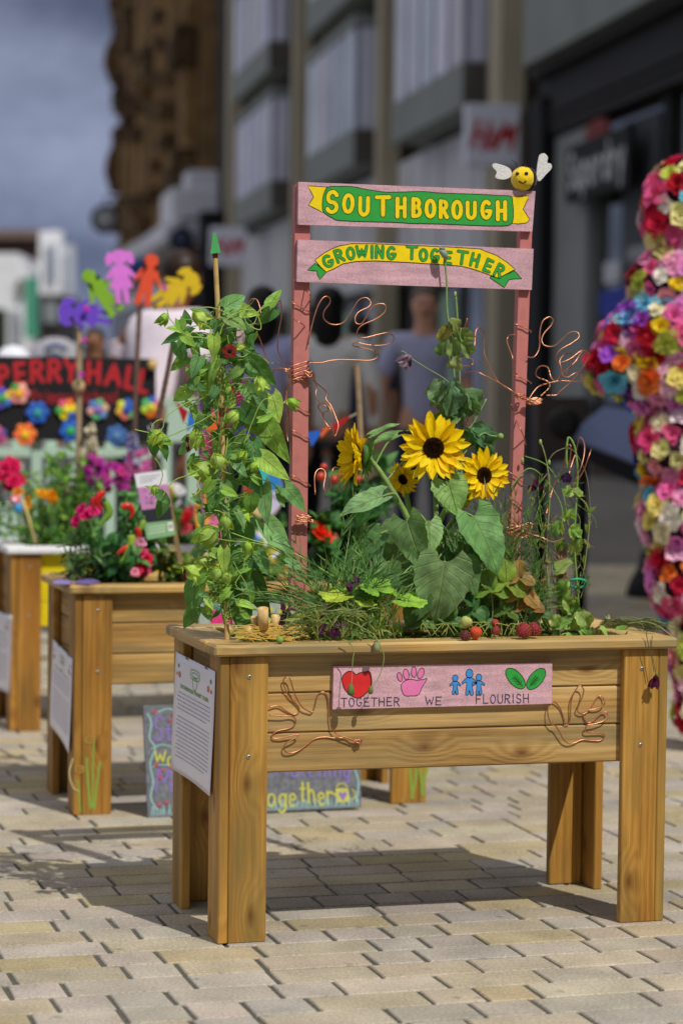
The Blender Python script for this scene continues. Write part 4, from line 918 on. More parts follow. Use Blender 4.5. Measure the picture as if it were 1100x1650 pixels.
def berry(x,y,R,col,label,Y_=.005,z_=None):
    c=PY(x,y,Y_) if z_ is None else PY(x,y,Y_); r_=R/800; mb=MB(hx(col)); a_=(A(1,0,0),A(0,1,0),A(0,0,1))
    d=nrm(A(ru(-1,1),ru(-.4,.1),ru(.3,1))); s_=nrm(np.cross(d,A(.3,1,.2))); n=np.cross(s_,d)
    prof=[(r_*.08,-1.15*r_),(r_*.5,-.95*r_),(r_*.85,-.4*r_),(r_*1.,.1*r_),(r_*.9,.5*r_),(r_*.55,.8*r_),(r_*.1,.85*r_)]
    mb.lathe(c,prof,16,(s_,n,d)); 
    mb.c=hx('#c9a24a') if col!='#b9bf6a' else hx('#e0dc9a')
    for k in range(70):
        q=k/70; t=k*2.4; z=-1.05+1.8*q; i=0
        while i<5 and prof[i+1][1]/r_<z: i+=1
        f_=(z*r_-prof[i][1])/(prof[i+1][1]-prof[i][1]+1e-9); rr=prof[i][0]+(prof[i+1][0]-prof[i][0])*f_
        o=s_*math.cos(t)+n*math.sin(t); mb.ell(c+o*rr*1.0+d*z*r_,r_*.045,r_*.045,r_*.07,4,3,(np.cross(o,d),o,d))
    o=mb.build('strawberry','berry',loc=c); tag(o,label,'strawberry','strawberries on the planter rim')
    m2=MB(hx('#6f9440'))
    for k in range(7):
        t=2*PI*k/7; q=s_*math.cos(t)+n*math.sin(t); leaf(m2,c+d*r_*.82,nrm(q+d*.2),d,r_*.8,r_*.35,'lance',.5,.1,4,1)
    m2.build('calyx','leaf',o)
berry(843,1016,13,'#8e1f2c','left one of the two dark red strawberries touching on the rim'); berry(860,1014,12,'#861a28','right one of the two dark red strawberries touching on the rim',.018)
berry(766,1019,10.5,'#d2492a','orange red strawberry lying on the rim'); berry(749,1024,9,'#5e1626','small dark purple strawberry lying on the rim',-.004)
berry(751,1002,10,'#b9bf6a','pale green unripe strawberry',.02); berry(798,1016,8,'#8a2430','small red strawberry half hidden under leaves',.03); berry(797,1004,7,'#a83228','tiny red strawberry beneath the bronzed leaves',.04)

# --- fan of spiky grey-green stems (pinks) on the left
def blades(label,name,cat,n,base,spread,tips,col,Y_,w=3.2,mat='leaf',curl=.4,extra=None):
    T=MB()
    for i in range(n):
        bx_=base[0]+ru(-1,1)*spread; by_=base[1]+ru(-6,8); tx,ty=tips(i/n); y0=Y_+ru(-.04,.04); y1=Y_+ru(-.08,.07)
        P=[PY(bx_,by_,y0),PY((bx_+tx)/2+ru(-8,8),(by_+ty)/2-ru(0,26),(y0+y1)/2),PY(tx,ty,y1)]; q=cat_(P,5); m=len(q)
        T.c=vary(random.choice(col),.14); T.tube(q,[w/2/800*(1-.7*k/m) for k in range(m)],4)
        if extra: extra(T,q)
    o=T.build(name,mat,loc=PY(base[0],base[1],Y_)); tag(o,label,cat); return o
def side(T,q):
    for k in range(1,len(q)-1):
        for s_ in(-1,1):
            if rnd()<.75:
                d=nrm(nrm(q[k+1]-q[k])+img(s_*ru(.25,.6),ru(-.1,.3),ru(-.4,.4))); leaf(T,q[k],d,rdir()+VW,ru(.02,.045),.0028,'blade',ru(-.4,.4),.1,3,1,0)
def tips1(t):
    while True:
        a=math.radians(ru(75,175) if rnd()<.6 else ru(20,100)); R=ru(60,205) if a>1.4 else ru(50,170); q=(560+R*math.cos(a)*1.0,1000-R*math.sin(a)*1.05)
        if not(478<q[0]<560 and q[1]<900): return q
blades('spiky grey green tuft of fine stems left of the sunflowers','pinks_plant','plant',100,(560,1010),55,tips1,[hx('#6f9a52'),hx('#65955c'),hx('#84ab64'),hx('#58854c')],.10,2.6,extra=side)
def tips2(t): 
    return (ru(700,905),ru(760,985))
blades('airy clump of thin green stems around the foot of the right pink post','fine_stemmed_plant','plant',110,(800,1015),90,tips2,[hx('#55803f'),hx('#6a8f45'),hx('#4c7a48'),hx('#8a8f5a')],.17,2.4,extra=side)
def tips3(t): return (ru(450,640),ru(975,1018))
blades('low weedy ground cover along the front of the planter','ground_cover','ground cover',55,(530,1028),120,tips3,[hx('#7d9f52'),hx('#9aad62'),hx('#8a9a62'),hx('#a5b570'),hx('#6f9458')],.06,1.8,extra=side)['kind']='stuff'
T=MB()
for i in range(1500):
    X=ru(.05,.91);Y_=ru(.05,.39); leaf(T,(X,Y_,.552+ru(0,.05)*rnd()),nrm(rdir()+A(0,0,.5)),rdir()+A(0,0,1),ru(.012,.036),ru(.006,.018),random.choice(['oval','lance','round']),.3,.2,3,1,.05,tone=vary(random.choice(LG+DG+[hx('#7d6a3e'),hx('#8f8350'),hx('#5b4a2c')]),.2))
o=T.build('low_leaves','leaf',loc=(.48,.21,.56)); tag(o,'low green and withered leaves covering the soil of the nearest planter','ground cover',kind='stuff')
# --- tall withered poppy with seed pod in front of the sign
PP=thing('poppy_plant',PY(735,1000,.17),'tall withered poppy with a pale seed pod in front of the lower pink board','plant')
st=MB(hx('#7f9a62'))
st.tube([PY(x,y,.172) for x,y in cat_([(735,1000),(737,900),(735,760),(733,640),(728,560),(720,500),(719,450),(716,418)],5)],.0021,7)
st.tube([PY(x,y,.175) for x,y in cat_([(742,1000),(744,850),(742,700),(740,600),(737,520),(734,478)],5)],.002,7)
st.tube([PY(x,y,.16) for x,y in cat_([(738,632),(715,610),(690,595),(663,578),(652,568),(646,566)],4)],.0012,5)
st.tube([PY(x,y,.16) for x,y in cat_([(742,700),(760,685),(770,668),(783,643)],4)],.0016,5)
st.tube([PY(x,y,.16) for x,y in cat_([(740,740),(775,700),(790,702),(806,704)],4)],.0016,5)
for _ in range(9): y=ru(640,740); st.tube([PY(x_,y_,.16) for x_,y_ in cat_([(742,y),(742+ru(8,22),y-ru(0,20)),(742+ru(5,32),y+ru(-5,18))],4)],.001,5)
st.build('stems','stem',PP)
mb=MB(hx('#8fa294')); c=PY(714,408,.165); mb.lathe(c,[(.001,-.013),(.006,-.010),(.0095,0),(.0085,.007),(.005,.010),(.0085,.0115),(.004,.0135)],14,(nrm(img(1,-.2,0)),nrm(img(0,-.2,1)),nrm(img(-.3,1,.15)))); 
mb.c=hx('#a9a45a'); mb.ell(PY(733,474,.17),.003,.003,.006,8,6); mb.c=hx('#7fa05a'); mb.ell(PY(806,703,.155),.0068,.0068,.0068,10,8)
mb.build('seed_pods','stem',PP)
mb=MB()
for (x,y,L,a,t_) in[(728,515,26,-60,'#8f9a58'),(722,525,30,-110,'#a3a45c'),(738,530,34,-70,'#7d9c5a'),(728,545,34,-90,'#88a262'),(742,555,32,-50,'#7d9c5a'),(735,572,26,-100,'#9aa86a'),(716,548,26,-120,'#5d7f45'),(715,615,40,-110,'#6f9068'),(735,612,44,-85,'#6a8d66'),(725,620,50,-95,'#5f8560'),(748,628,44,-50,'#6a9060'),(755,640,34,-80,'#6b9058'),(742,650,30,-100,'#5d8550'),(738,668,50,-170,'#5f8a50'),(755,692,60,-30,'#56815a'),(770,715,40,-75,'#5d8560'),(745,690,36,-60,'#4f7a46')]:
    for _ in range(2): leaf(mb,PY(x+ru(-4,4),y+ru(-4,4),.15+ru(0,.03)),ang(a+ru(-20,20),ru(-.3,.3)),nrm(img(ru(-.6,.6),.4,.8)),L/790,L*.75/790,'round',ru(.3,1.2),.6,8,3,.12,.07,tone=vary(hx(t_),.1))
mb.build('foliage','leaf',PP)
mb=MB(); 
for k in range(6): leaf(mb,PY(660,572,.155),ang(-125+ru(-30,40),ru(-.4,.4)),rdir()+VW,.034,.016,'petal',.4,.5,5,1,.1,tone=vary(hx('#b9a3b6') if k%3 else hx('#5a3a5c'),.1))
mb.build('withered_flower','petal',PP)
# --- thin stems, purple flowers and pale climbing leaves on a short stake at the right end
ST=thing('wooden_stake',PY(908,1020,.2),'short reddish stake at the right end of the nearest planter','stake')
mb=MB(hx('#8f5a58')); mb.poly([(898,880),(912,880),(912,1024),(899,1024)],plY(.2),0,.012); mb.build('stake_post','paint',ST)
CP=thing('purple_flowered_plant',PY(890,1015,.2),'thin trailing plant with dark purple flowers and pale leaves on the short stake','plant')
st=MB();fo=MB();fl=MB()
for (pts,c_,r_) in[([(933,1010),(930,950),(925,880),(928,800),(930,760),(925,720),(915,705),(912,730),(913,755)],'#7a9c4e',.0022),([(890,1015),(880,900),(885,800),(880,745),(870,710)],'#8f9a62',.0013),([(820,790),(850,755),(880,775),(905,820),(900,870)],'#7a9c4e',.0013),([(845,735),(880,750),(905,790),(915,850)],'#7a9c4e',.0012),
 ([(884,740),(895,728),(915,722),(930,735),(945,770),(950,830),(945,880),(938,930)],'#7a7a60',.0009),([(930,800),(945,815),(948,850),(944,890),(940,920)],'#8a9a52',.0012),([(850,790),(852,850),(860,920),(870,1000)],'#6f8f4a',.001),([(866,785),(870,830),(880,900),(890,1000)],'#6f8f4a',.001),([(905,1010),(895,960),(888,900),(905,860)],'#6b6a44',.001),([(880,1010),(870,950),(878,880)],'#6b6a44',.001)]:
    st.c=hx(c_); st.tube([PY(x,y,.19+ru(0,.002)) for x,y in cat_(pts,6)],r_,6)
for _ in range(46):
    x=ru(820,940);y=ru(780,960); st.c=vary(random.choice([hx('#7f9448'),hx('#8a8358'),hx('#5f7f3c')]),.15); x2,y2=x+ru(-30,35),y+ru(25,80); st.tube([PY(a,b,.2+ru(-.01,.01)) for a,b in cat_([(x,y),((x+x2)/2+ru(-14,14),(y+y2)/2),(x2,y2)],5)],.0009,5)
for (x,y,L,a) in[(918,905,46,-160),(912,935,50,-130),(925,960,50,-110),(905,965,40,-60),(930,985,48,-60),(915,1000,40,-150),(920,850,36,-40),(905,840,34,-120),(922,870,36,-70),(912,800,26,60),(925,790,24,-20),(905,870,30,-140),(935,1010,36,-20),(915,820,28,-90),(900,990,30,-90)]:
    for _ in range(2): leaf(fo,PY(x+ru(-5,5),y,.18+ru(-.01,.02)),ang(a+ru(-20,20),ru(-.3,.3)),nrm(img(ru(-.5,.5),.5,.7)),L*.8/790,L*.6/790,'round',ru(.2,.9),.4,8,3,.08,.08,tone=vary(random.choice([hx('#8fb45c'),hx('#7fa854'),hx('#a3bd6c')]),.1))
for _ in range(60):
    x=ru(840,950);y=ru(760,1000); leaf(fo,PY(x,y,.2+ru(-.03,.03)),ang(ru(-140,60),ru(-.4,.4)),rdir()+VW,ru(.012,.03),ru(.004,.01),'lance',ru(0,1),.3,4,1,.06,tone=vary(random.choice([hx('#6f8a3e'),hx('#8a8350'),hx('#55803f')]),.2))
for (x,y,s_,c_) in[(913,768,.017,'#3a1c42'),(866,777,.012,'#5a1a38'),(876,770,.01,'#6a1c3c'),(857,787,.011,'#4f1830'),(874,788,.008,'#5a1a38')]:
    for k in range(9): leaf(fl,PY(x+ru(-2,2),y-6,.18),ang(-100+ru(-35,35),ru(-.5,.5)),rdir()+VW,s_*1.4,s_*.6,'petal',.3,.4,4,1,.08,tone=vary(hx(c_),.2))
st.c=hx('#8fae5c'); 
for (x,y) in((870,712),(884,745),(841,742)): st.ell(PY(x,y,.19),.0035,.0035,.006,8,6)
st.build('stems','stem',CP); fo.build('foliage','leaf',CP); fl.build('flowers','petal',CP)
mb=MB(hx('#2aa882')); mb.tube([PY(930+14*math.cos(t*PI/8),940+7*math.sin(t*PI/8),.19+.016*math.sin(t*PI/8)) for t in range(17)],.0028,6); o=mb.build('plant_ring','paint',loc=PY(930,940,.19)); tag(o,'green plastic plant ring on the short stake','plant ring')
# --- dried mat of stems on the right of the rim
def tips4(t): return (ru(960,1075),ru(995,1022))
DR=thing('dried_stems',PY(1000,1010,.3),'dried stems draped over the right end of the rim with a wilted purple flower','dried plant')
T=MB()
for i in range(60):
    x0=ru(955,1000); T.c=vary(random.choice([hx('#7f8f5a'),hx('#8f8a62'),hx('#6f7a48'),hx('#5f6a3a')]),.15); q=[(x0,ru(1012,1022)),(x0+ru(10,30),ru(998,1008)),(x0+ru(40,70),ru(996,1010)),(x0+ru(60,95),ru(1004,1020))]
    T.tube([PY(x,y,.24-(x-955)*.0013+ru(-.004,.004)) for x,y in cat_(q,4)],.0008,4)
    if rnd()<.7: leaf(T,PY(q[1][0],q[1][1],.22),rdir(),rdir(),.02,.005,'blade',.3,.1,3,1)
T.c=hx('#8a9a5a'); T.tube([PY(x,y,Y) for (x,y),Y in zip(cat_([(1010,1005),(1040,1002),(1065,1012),(1085,1030),(1100,1048)],5),[.12-.007*k for k in range(21)])],.0011,5)
T.c=hx('#5f5a3a'); T.tube([PY(x,y,-.022) for x,y in cat_([(1040,1018),(1044,1040),(1049,1060),(1053,1082)],5)],.0009,5); T.tube([PY(x,y,-.02) for x,y in cat_([(1050,1024),(1049,1045),(1052,1065),(1056,1085)],5)],.0008,5)
T.build('stems','stem',DR)
mb=MB()
mb.c=hx('#7f9a52'); mb.ell(PY(1057,1086,-.022),.003,.003,.005,8,6)
for k in range(8): leaf(mb,PY(1056,1088,-.022),ang(-105+ru(-25,25),ru(-.4,.4)),rdir()+VW,.03,.012,'petal',.2,.5,5,1,.1,tone=vary(hx('#5a1a3c'),.15))
mb.build('wilted_flower','petal',DR)
# --- drooping seed pods over the front board
for (pts,c_,R,lab) in(([(552,1030),(563,1036),(570,1048),(568,1065),(567,1085),(566,1105)],(565,1112),6.5,'larger brown green seed pod hanging over the red heart'),([(600,1020),(612,1040),(618,1055),(616,1075),(608,1095),(598,1108)],(597,1112),4.5,'smaller green seed pod hanging between the heart and the pink handprint')):
    H_=thing('hanging_seed_pod',PY(pts[0][0],pts[0][1],-.02),lab,'seed pod','seed pods hanging over the front of the planter')
    mb=MB(hx('#8a9a52')); mb.tube([PY(x,y,-.03) for x,y in cat_(pts,5)],.001,5); mb.build('stem','stem',H_)
    mb=MB(hx('#5f7038')); s_=R/800; mb.lathe(PY(c_[0],c_[1],-.03),[(s_*.3,1.5*s_),(s_*.7,1.*s_),(s_,-.2*s_),(s_*.8,-1.1*s_),(s_*.15,-1.5*s_)],10); mb.build('pod','stem',H_)
    if R>6:
        pass
H_=thing('hanging_seed_pod',PY(608,1040,-.02),'wilted poppy head lying over the rim edge above the plaque','seed pod','seed pods hanging over the front of the planter')
mb=MB(hx('#8f946a')); mb.lathe(PY(607,1040,-.024),[(.003,.012),(.007,.006),(.008,-.004),(.006,-.012),(.002,-.014)],10); mb.build('pod','stem',H_); mb=MB(hx('#8a9a52')); mb.tube([PY(x,y,-.01) for x,y in cat_([(560,1000),(585,1012),(604,1024),(608,1032)],5)],.001,5); mb.build('stem','stem',H_)
# --- purple snapdragons, small flowers
for (x,y,L,lab) in((517,1002,44,'purple snapdragon spike leaning right at the front of the planter'),(455,1000,40,'dark purple withered spike beside the bamboo tubes'),(568,945,18,'tiny dark purple bloom among the lime leaves'),(542,1018,20,'small mauve bud lying at the rim below the purple snapdragon')):
    mb=MB(); F_=thing('purple_flower',PY(x,y+20,.04),lab,'flower','small purple flowers in the nearest planter')
    for k in range(int(L/2.2)): t=k/(L/2.2); leaf(mb,PY(x-7+14*t+ru(-3,3),y+L/2-L*t,.04+ru(-.008,.008)),ang(70+ru(-50,50),ru(-.5,.5)),rdir()+VW,.017,.010,'petal',.3,.4,4,1,.1,tone=vary(hx('#7a3f7c') if x!=455 and x!=568 else hx('#4a1c44'),.2))
    mb.build('petals','petal',F_); mb=MB(hx('#6a7f45')); mb.tube([PY(x-6,y+L/2+20,.05),PY(x-5,y,.045)],.0012,5); mb.build('stem','stem',F_)
# --- bamboo tube insect shelter
for k,(x,y,r_,h,t_) in enumerate([(424,995,9,34,0),(400,1018,6.5,18,0),(440,1003,7,26,12),(412,1003,6.5,22,-6),(434,1018,6,14,30),(447,1016,6,12,50)]):
    mb=MB(vary(hx('#c9ab72'),.1)); c=PY(x,y+h/2,.035+.006*k); a=math.radians(t_); d=nrm(img(math.sin(a),math.cos(a),.35)); s_=nrm(np.cross(d,A(0,1,.1))); n=np.cross(s_,d); R_=r_/800; H=h/800
    mb.lathe(c,[(R_,0),(R_,H),(R_*.72,H),(R_*.7,H*.5)],14,(s_,n,d)); o=mb.build('bamboo_tube','cane',loc=c)
    tag(o,['tallest short bamboo tube standing in straw behind the front left rim','short bamboo tube nearest the left end of the cluster','bamboo tube leaning right of the tallest tube','narrow bamboo tube just left of the tallest one','small tilted bamboo tube in front of the cluster','small bamboo tube lying at the right end of the cluster'][k],'bamboo tube','short bamboo tubes at the left of the planter')
mb=MB()
for _ in range(70): x=ru(370,460);y=ru(1008,1030); mb.c=vary(hx('#c9a850'),.15); mb.tube([PY(a,b,.03) for a,b in cat_([(x,y),(x+ru(10,22),y+ru(-5,3)),(x+ru(25,45),y+ru(-6,8))],4)],.0009,4)
o=mb.build('straw','stem',loc=PY(410,1015,.05)); tag(o,'loose yellow straw around the bamboo tubes','straw',kind='stuff')
for (x,y,s_) in((468,1032,7),): 
    mb=MB(hx('#7a9a45')); mb.ell(PY(x-17,y-1,-.005),s_/900,s_/900,s_/900,10,8); o=mb.build('green_seed_head','stem',loc=PY(x-17,y,-.005)); tag(o,'round green seed head on the front rim near the left leg','seed head')
# ================================================================ THE STREET BEHIND
SA=YAW-math.radians(9.94); SD=A(math.sin(SA),math.cos(SA),0); SN=A(math.cos(SA),-math.sin(SA),0)
def S3(s,l,z): return A(CAM[0],CAM[1],0)+SD*s+SN*l+A(0,0,z)
def sbox(mb,s0,s1,l0,l1,z0,z1,bv=.01): mb.box(s0,s1,l0,l1,z0,z1,bv=bv,tf=lambda p:S3(*p))
def spl(l): # facade sheet facing the street: coordinates (s,z)
    return lambda s,z,off=0.: S3(s,l-off,z)
def spf(s): # sheet across the street facing the viewer: coordinates (l,-z)
    return lambda l,y,off=0.: S3(s-off,l,-y)
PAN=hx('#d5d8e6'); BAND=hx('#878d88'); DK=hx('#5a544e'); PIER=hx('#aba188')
MBL=thing('shop_building',S3(45,9.9,0),'grey panelled modern shop building with projecting bays along the right of the street','building')
mb=MB(hx('#6c6a66')); sbox(mb,-30,-5.5,10.4,24,0,20); sbox(mb,-5.5,28.9,10.4,24,0,27); sbox(mb,28.9,77.5,10.4,24,3.4,20); sbox(mb,28.9,77.5,10.62,24,0,3.4); mb.build('wall','facade',MBL)  # tallest block is out of view, its height shaped to shade the people
bays=[(41.5,47.9),(52.3,59.0),(65.0,72.6),(28.0,36.9)]
for k,(a,b) in enumerate(bays[:3]):
    for z0 in(6.25,10.0,13.75):
        p_=.66 if not (k==2 and z0==10.) else .75
        l0=9.98-p_
        mb=MB(BAND); sbox(mb,a,b,l0,10.4,z0,z0+.78); bay=mb.build('bay_base','facade',MBL)
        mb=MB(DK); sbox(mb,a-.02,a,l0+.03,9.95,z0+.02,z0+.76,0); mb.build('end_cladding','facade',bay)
        mb=MB(hx('#7c8090')); sbox(mb,a+.04,b-.04,l0+.06,10.4,z0+.78,z0+3.05); by=mb.build('bay_window','facade',MBL)
        n=5; wd=(b-a)/n
        mb=MB()
        for i in range(n): mb.c=vary(PAN,.12); sbox(mb,a+i*wd+.12,a+(i+1)*wd-.18,l0+.02,l0+.055,z0+.8,z0+3.0,.005)
        mb.c=PAN; sbox(mb,a-.005,a+.035,l0+.14,l0+.5,z0+.8,z0+3.0,.005)
        mb.build('panels','facade',by)
        mb=MB(BAND); sbox(mb,a,b,l0,10.4,z0+3.05,z0+3.28); mb.build('bay_head','facade',MBL)
for k,(s_,w_) in enumerate(((39.6,.8),(50.3,.55),(62.2,.55),(75.6,1.0))):
    mb=MB(PIER); sbox(mb,s_,s_+w_,9.54,9.98,0,20); sbox(mb,s_-.06,s_+w_+.06,9.5,10.02,0,.5); mb.build('pier','facade',MBL)
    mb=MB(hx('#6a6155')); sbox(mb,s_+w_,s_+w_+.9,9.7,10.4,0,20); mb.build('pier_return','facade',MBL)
mb=MB(hx('#cfcfd2')); sbox(mb,40.5,76,9.95,10.39,3.6,6.1); 
fb=mb.build('fascia','facade',MBL)
mb=MB(hx('#8d8f92'))
for s_ in(43,46,49,54,57,60,66,70): sbox(mb,s_,s_+.06,9.93,9.95,3.6,6.1,0)
mb.build('fascia_joints','facade',fb)
for (a,b) in((40.6,50.2),(51,62),(63,75.5)):
    mb=MB(); sbox(mb,a,b,10.3,10.36,.35,3.5,0); g=mb.build('shop_window','glass',MBL)
    mb=MB(hx('#5f6260')); 
    for i in range(5): s_=a+(b-a)*i/4; sbox(mb,s_-.07,s_+.07,10.2,10.3,.1,3.5)
    sbox(mb,a,b,10.15,10.3,3.4,3.62); sbox(mb,a,b,10.12,10.3,0,.34); mb.build('frame','facade',g)
    mb=MB(hx('#8fae9a')); sbox(mb,a+(b-a)*.55,a+(b-a)*.7,10.24,10.29,.4,3.2,0); mb.c=hx('#c2bfb4'); sbox(mb,a+(b-a)*.1,a+(b-a)*.2,10.24,10.29,.4,2.9,0); mb.build('window_posters','facade',g)
# near shop: concrete canopy band, dark fascia, dark glazing
mb=MB(BAND)
for i in range(7): sbox(mb,14+i*3.3,14+i*3.3+3.27,9.3,10.3,6.35,8.3)
mb.build('canopy_band','facade',MBL)
mb=MB(hx('#2a2826')); sbox(mb,14,37.4,9.5,10.4,6.2,6.345); sbox(mb,14,37.6,9.72,10.4,5.3,6.2); 
for z_ in(5.45,5.6): sbox(mb,14,37.5,9.66,9.72,z_,z_+.05)
mb.build('dark_fascia','facade',MBL)
mb=MB(hx('#0b0b0c')); sbox(mb,37.0,37.9,9.6,10.4,0,5.9); mb.build('black_pier','facade',MBL)
mb=MB(hx('#8a8d8a')); sbox(mb,35.1,36.95,9.82,10.3,.0,5.25); mb.build('stone_pier','facade',MBL)
mb=MB(); sbox(mb,16,35.1,10.0,10.05,1.1,5.28,0); G1=mb.build('shop_window','glass',MBL)
mb=MB(hx('#0b0b0b'))
for s_ in(31.3,26,21): sbox(mb,s_,s_+.35,9.9,10.0,.1,5.28)
sbox(mb,16,35.1,9.88,10.0,.9,1.1); mb.build('frame','facade',G1)
mb=MB(hx('#4a3a2e')); sbox(mb,16,35.1,9.95,10.3,0,.9); mb.build('stall_riser','facade',MBL)
mb=MB(hx('#44474a')); sbox(mb,31.9,33.6,9.93,9.97,1.2,5.1,0); mb.c=hx('#2c3ea0'); sbox(mb,31.8,34.6,9.9,9.94,2.35,2.75,0); mb.c=hx('#c9ccd0'); sbox(mb,33.6,34.4,9.9,9.94,2.85,3.15,0); mb.c=hx('#8f9496'); sbox(mb,31.9,33.2,9.9,9.94,3.1,3.3,0); mb.build('window_display','facade',G1)
mb=MB(); mb.ell(S3(30.1,9.9,4.62),.09,.09,.09,12,8); mb.build('lit_lamp','lamp_glow',MBL)
sg=MB(hx('#121212')); sbox(sg,32.3,35.6,9.62,9.72,4.1,4.95); sg=sg.build('shop_sign','facade',loc=S3(33.6,9.7,4.3)); tag(sg,'black shop sign with white lettering on the dark glass at the upper right','shop sign')
tx=MB(hx('#c9c9cc'))
for (ch,cx,cy_,w_,h,rot) in word('Superdry',0,2.9,0,.5,0):
    for st_ in glyph(ch,cx,cy_,w_,h,0): tx.rib([(35.4-q[0],4.8-q[1]) for q in st_],.09,spl(9.62),.004+ru(0,.002))
tx.build('sign_lettering','ink',sg)
mb=MB(hx('#7d2f2c')); mb.poly(ellp(34.1,5.05,.6,.17),spl(9.66),.0,.05); mb.build('red_emblem','facade',sg)
# projecting H&M signs
for (s_,l0,l1,z0,z1,lab) in((39.4,8.93,9.86,5.02,6.05,'larger white hanging sign with red letters beneath the nearest bay'),(69.5,8.25,9.3,4.95,6.05,'smaller white hanging sign with red letters farther along the street')):
    mb=MB(hx('#e2e4ee')); sbox(mb,s_,s_+.22,l0,l1,z0,z1,.02); o=mb.build('hanging_shop_sign','facade',loc=S3(s_,l1,z1)); tag(o,lab,'shop sign','white hanging shop signs')
    tx=MB(hx('#c41f2c')); W_=l1-l0; H_=z1-z0
    for (ch,a,b) in(('H',.14,.40),('&',.43,.61),('M',.62,.9)):
        yy=-(z0+H_*.5); hh=H_*.42 if ch!='&' else H_*.32; x0=l0+W_*a; x1=l0+W_*b
        for st_ in glyph(ch,(x0+x1)/2,yy+(H_*.08 if ch=='&' else 0),x1-x0,hh,-8): tx.rib([(q[0]+(-(q[1]-yy))*.15,q[1]) for q in st_],.085 if ch!='&' else .05,spf(s_),.003+ru(0,.002))
    tx.build('red_lettering','ink',o)
    mb=MB(DK); sbox(mb,s_+.08,s_+.14,l1,10.,z1-.2,z1-.14); mb.build('bracket','facade',o)
# brown ornate sandstone building
BB=thing('sandstone_building',S3(95,9.5,0),'tall ornate brown sandstone building rising above the left centre','building')
mb=MB(hx('#7d6442')); sbox(mb,82,112,9.3,24,0,21.5); mb.build('wall','brownstone',BB)
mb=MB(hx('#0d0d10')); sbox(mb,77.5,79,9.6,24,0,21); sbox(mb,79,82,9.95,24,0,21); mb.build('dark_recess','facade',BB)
random.seed(21)
for i in range(7):
    s_=82.5+i*4.2; mb=MB(vary(hx('#8a6e48'),.12)); sbox(mb,s_,s_+1.3,8.75,9.3,4.,21.3,.1); sbox(mb,s_-.25,s_+1.55,8.55,8.75,4.,6,.05)
    for z_ in(9,12,15,18.5): z_+=ru(-1.6,1.6); mb.c=vary(hx('#5f4a30'),.3); sbox(mb,s_-.25,s_+1.55,ru(8.3,8.6),9.3,z_,z_+ru(.4,1.1),.1); sbox(mb,s_-.1,s_+1.4,8.5,9.3,z_+1.1,z_+1.5,.1)
    mb.build('pilaster','brownstone',BB)
    for z_ in(6.2,10.0,13.6,17.4):
        mb=MB(hx('#1f1a16')); sbox(mb,s_+1.9,s_+4.2,9.15,9.32,z_,z_+2.4,.02); w_=mb.build('window','facade',BB)
        mb=MB(hx('#7f6642')); sbox(mb,s_+1.6,s_+4.5,8.95,9.3,z_+2.42,z_+2.85,.08); sbox(mb,s_+1.6,s_+4.5,8.9,9.3,z_-.35,z_-.02,.08); mb.build('surround','brownstone',w_)
for z_ in(21.5,):
    mb=MB(hx('#6a5234')); sbox(mb,82,112.2,8.6,9.25,z_,z_+.35,.1); mb.build('cornice','brownstone',BB)
for k,(s_,z_,r_) in enumerate(((111,11.6,.5),(111,16.5,.6),(111,19.2,.4))):
    mb=MB(hx('#5f4428')); mb.lathe(S3(s_,8.75,z_),[(.2,-1.2),(r_*.6,-.9),(r_,-.2),(r_*.8,.5),(r_*.4,.9),(.1,1.6)],12); mb.build('carved_finial','brownstone',BB)
# white shop front with stepped pediment, black pilaster, clocks
WS=thing('white_shop_front',S3(84,8.6,0),'white painted shop front with a stepped pediment below the sandstone building','shop front')
mb=MB(hx('#dcdde4'))
for (s0,s1,z0,z1,l0) in((80.4,82,7.4,8.7,8.75),(80.2,84,6.9,8.1,8.2),(80.1,92,6.3,6.95,7.95),(90,99,5.9,6.9,7.8),(98,104,5.0,6.1,7.9),(80,104,4.6,5.05,8.1)): sbox(mb,s0,s1,l0,9.9,z0,z1,.06)
mb.build('pediment','facade',WS)
mb=MB(hx('#8f96a3')); sbox(mb,81,104,8.2,8.7,3.2,4.58); mb.build('fascia','facade',WS)
mb=MB(hx('#14161c')); sbox(mb,80,104,8.4,8.7,0,3.2); mb.build('shop_window','glass',WS)
for s_ in(84,88.5,93,97.5,102): mb=MB(hx('#a9acb5')); sbox(mb,s_,s_+.5,8.25,8.4,0,3.2); mb.build('column','facade',WS)
mb=MB(hx('#0a0c10')); sbox(mb,76.4,77.4,8.78,9.59,0,7.05); o=mb.build('black_shop_pillar','facade',loc=S3(77.5,8.7,0)); tag(o,'black painted pillar at the edge of the white shop front','pillar')
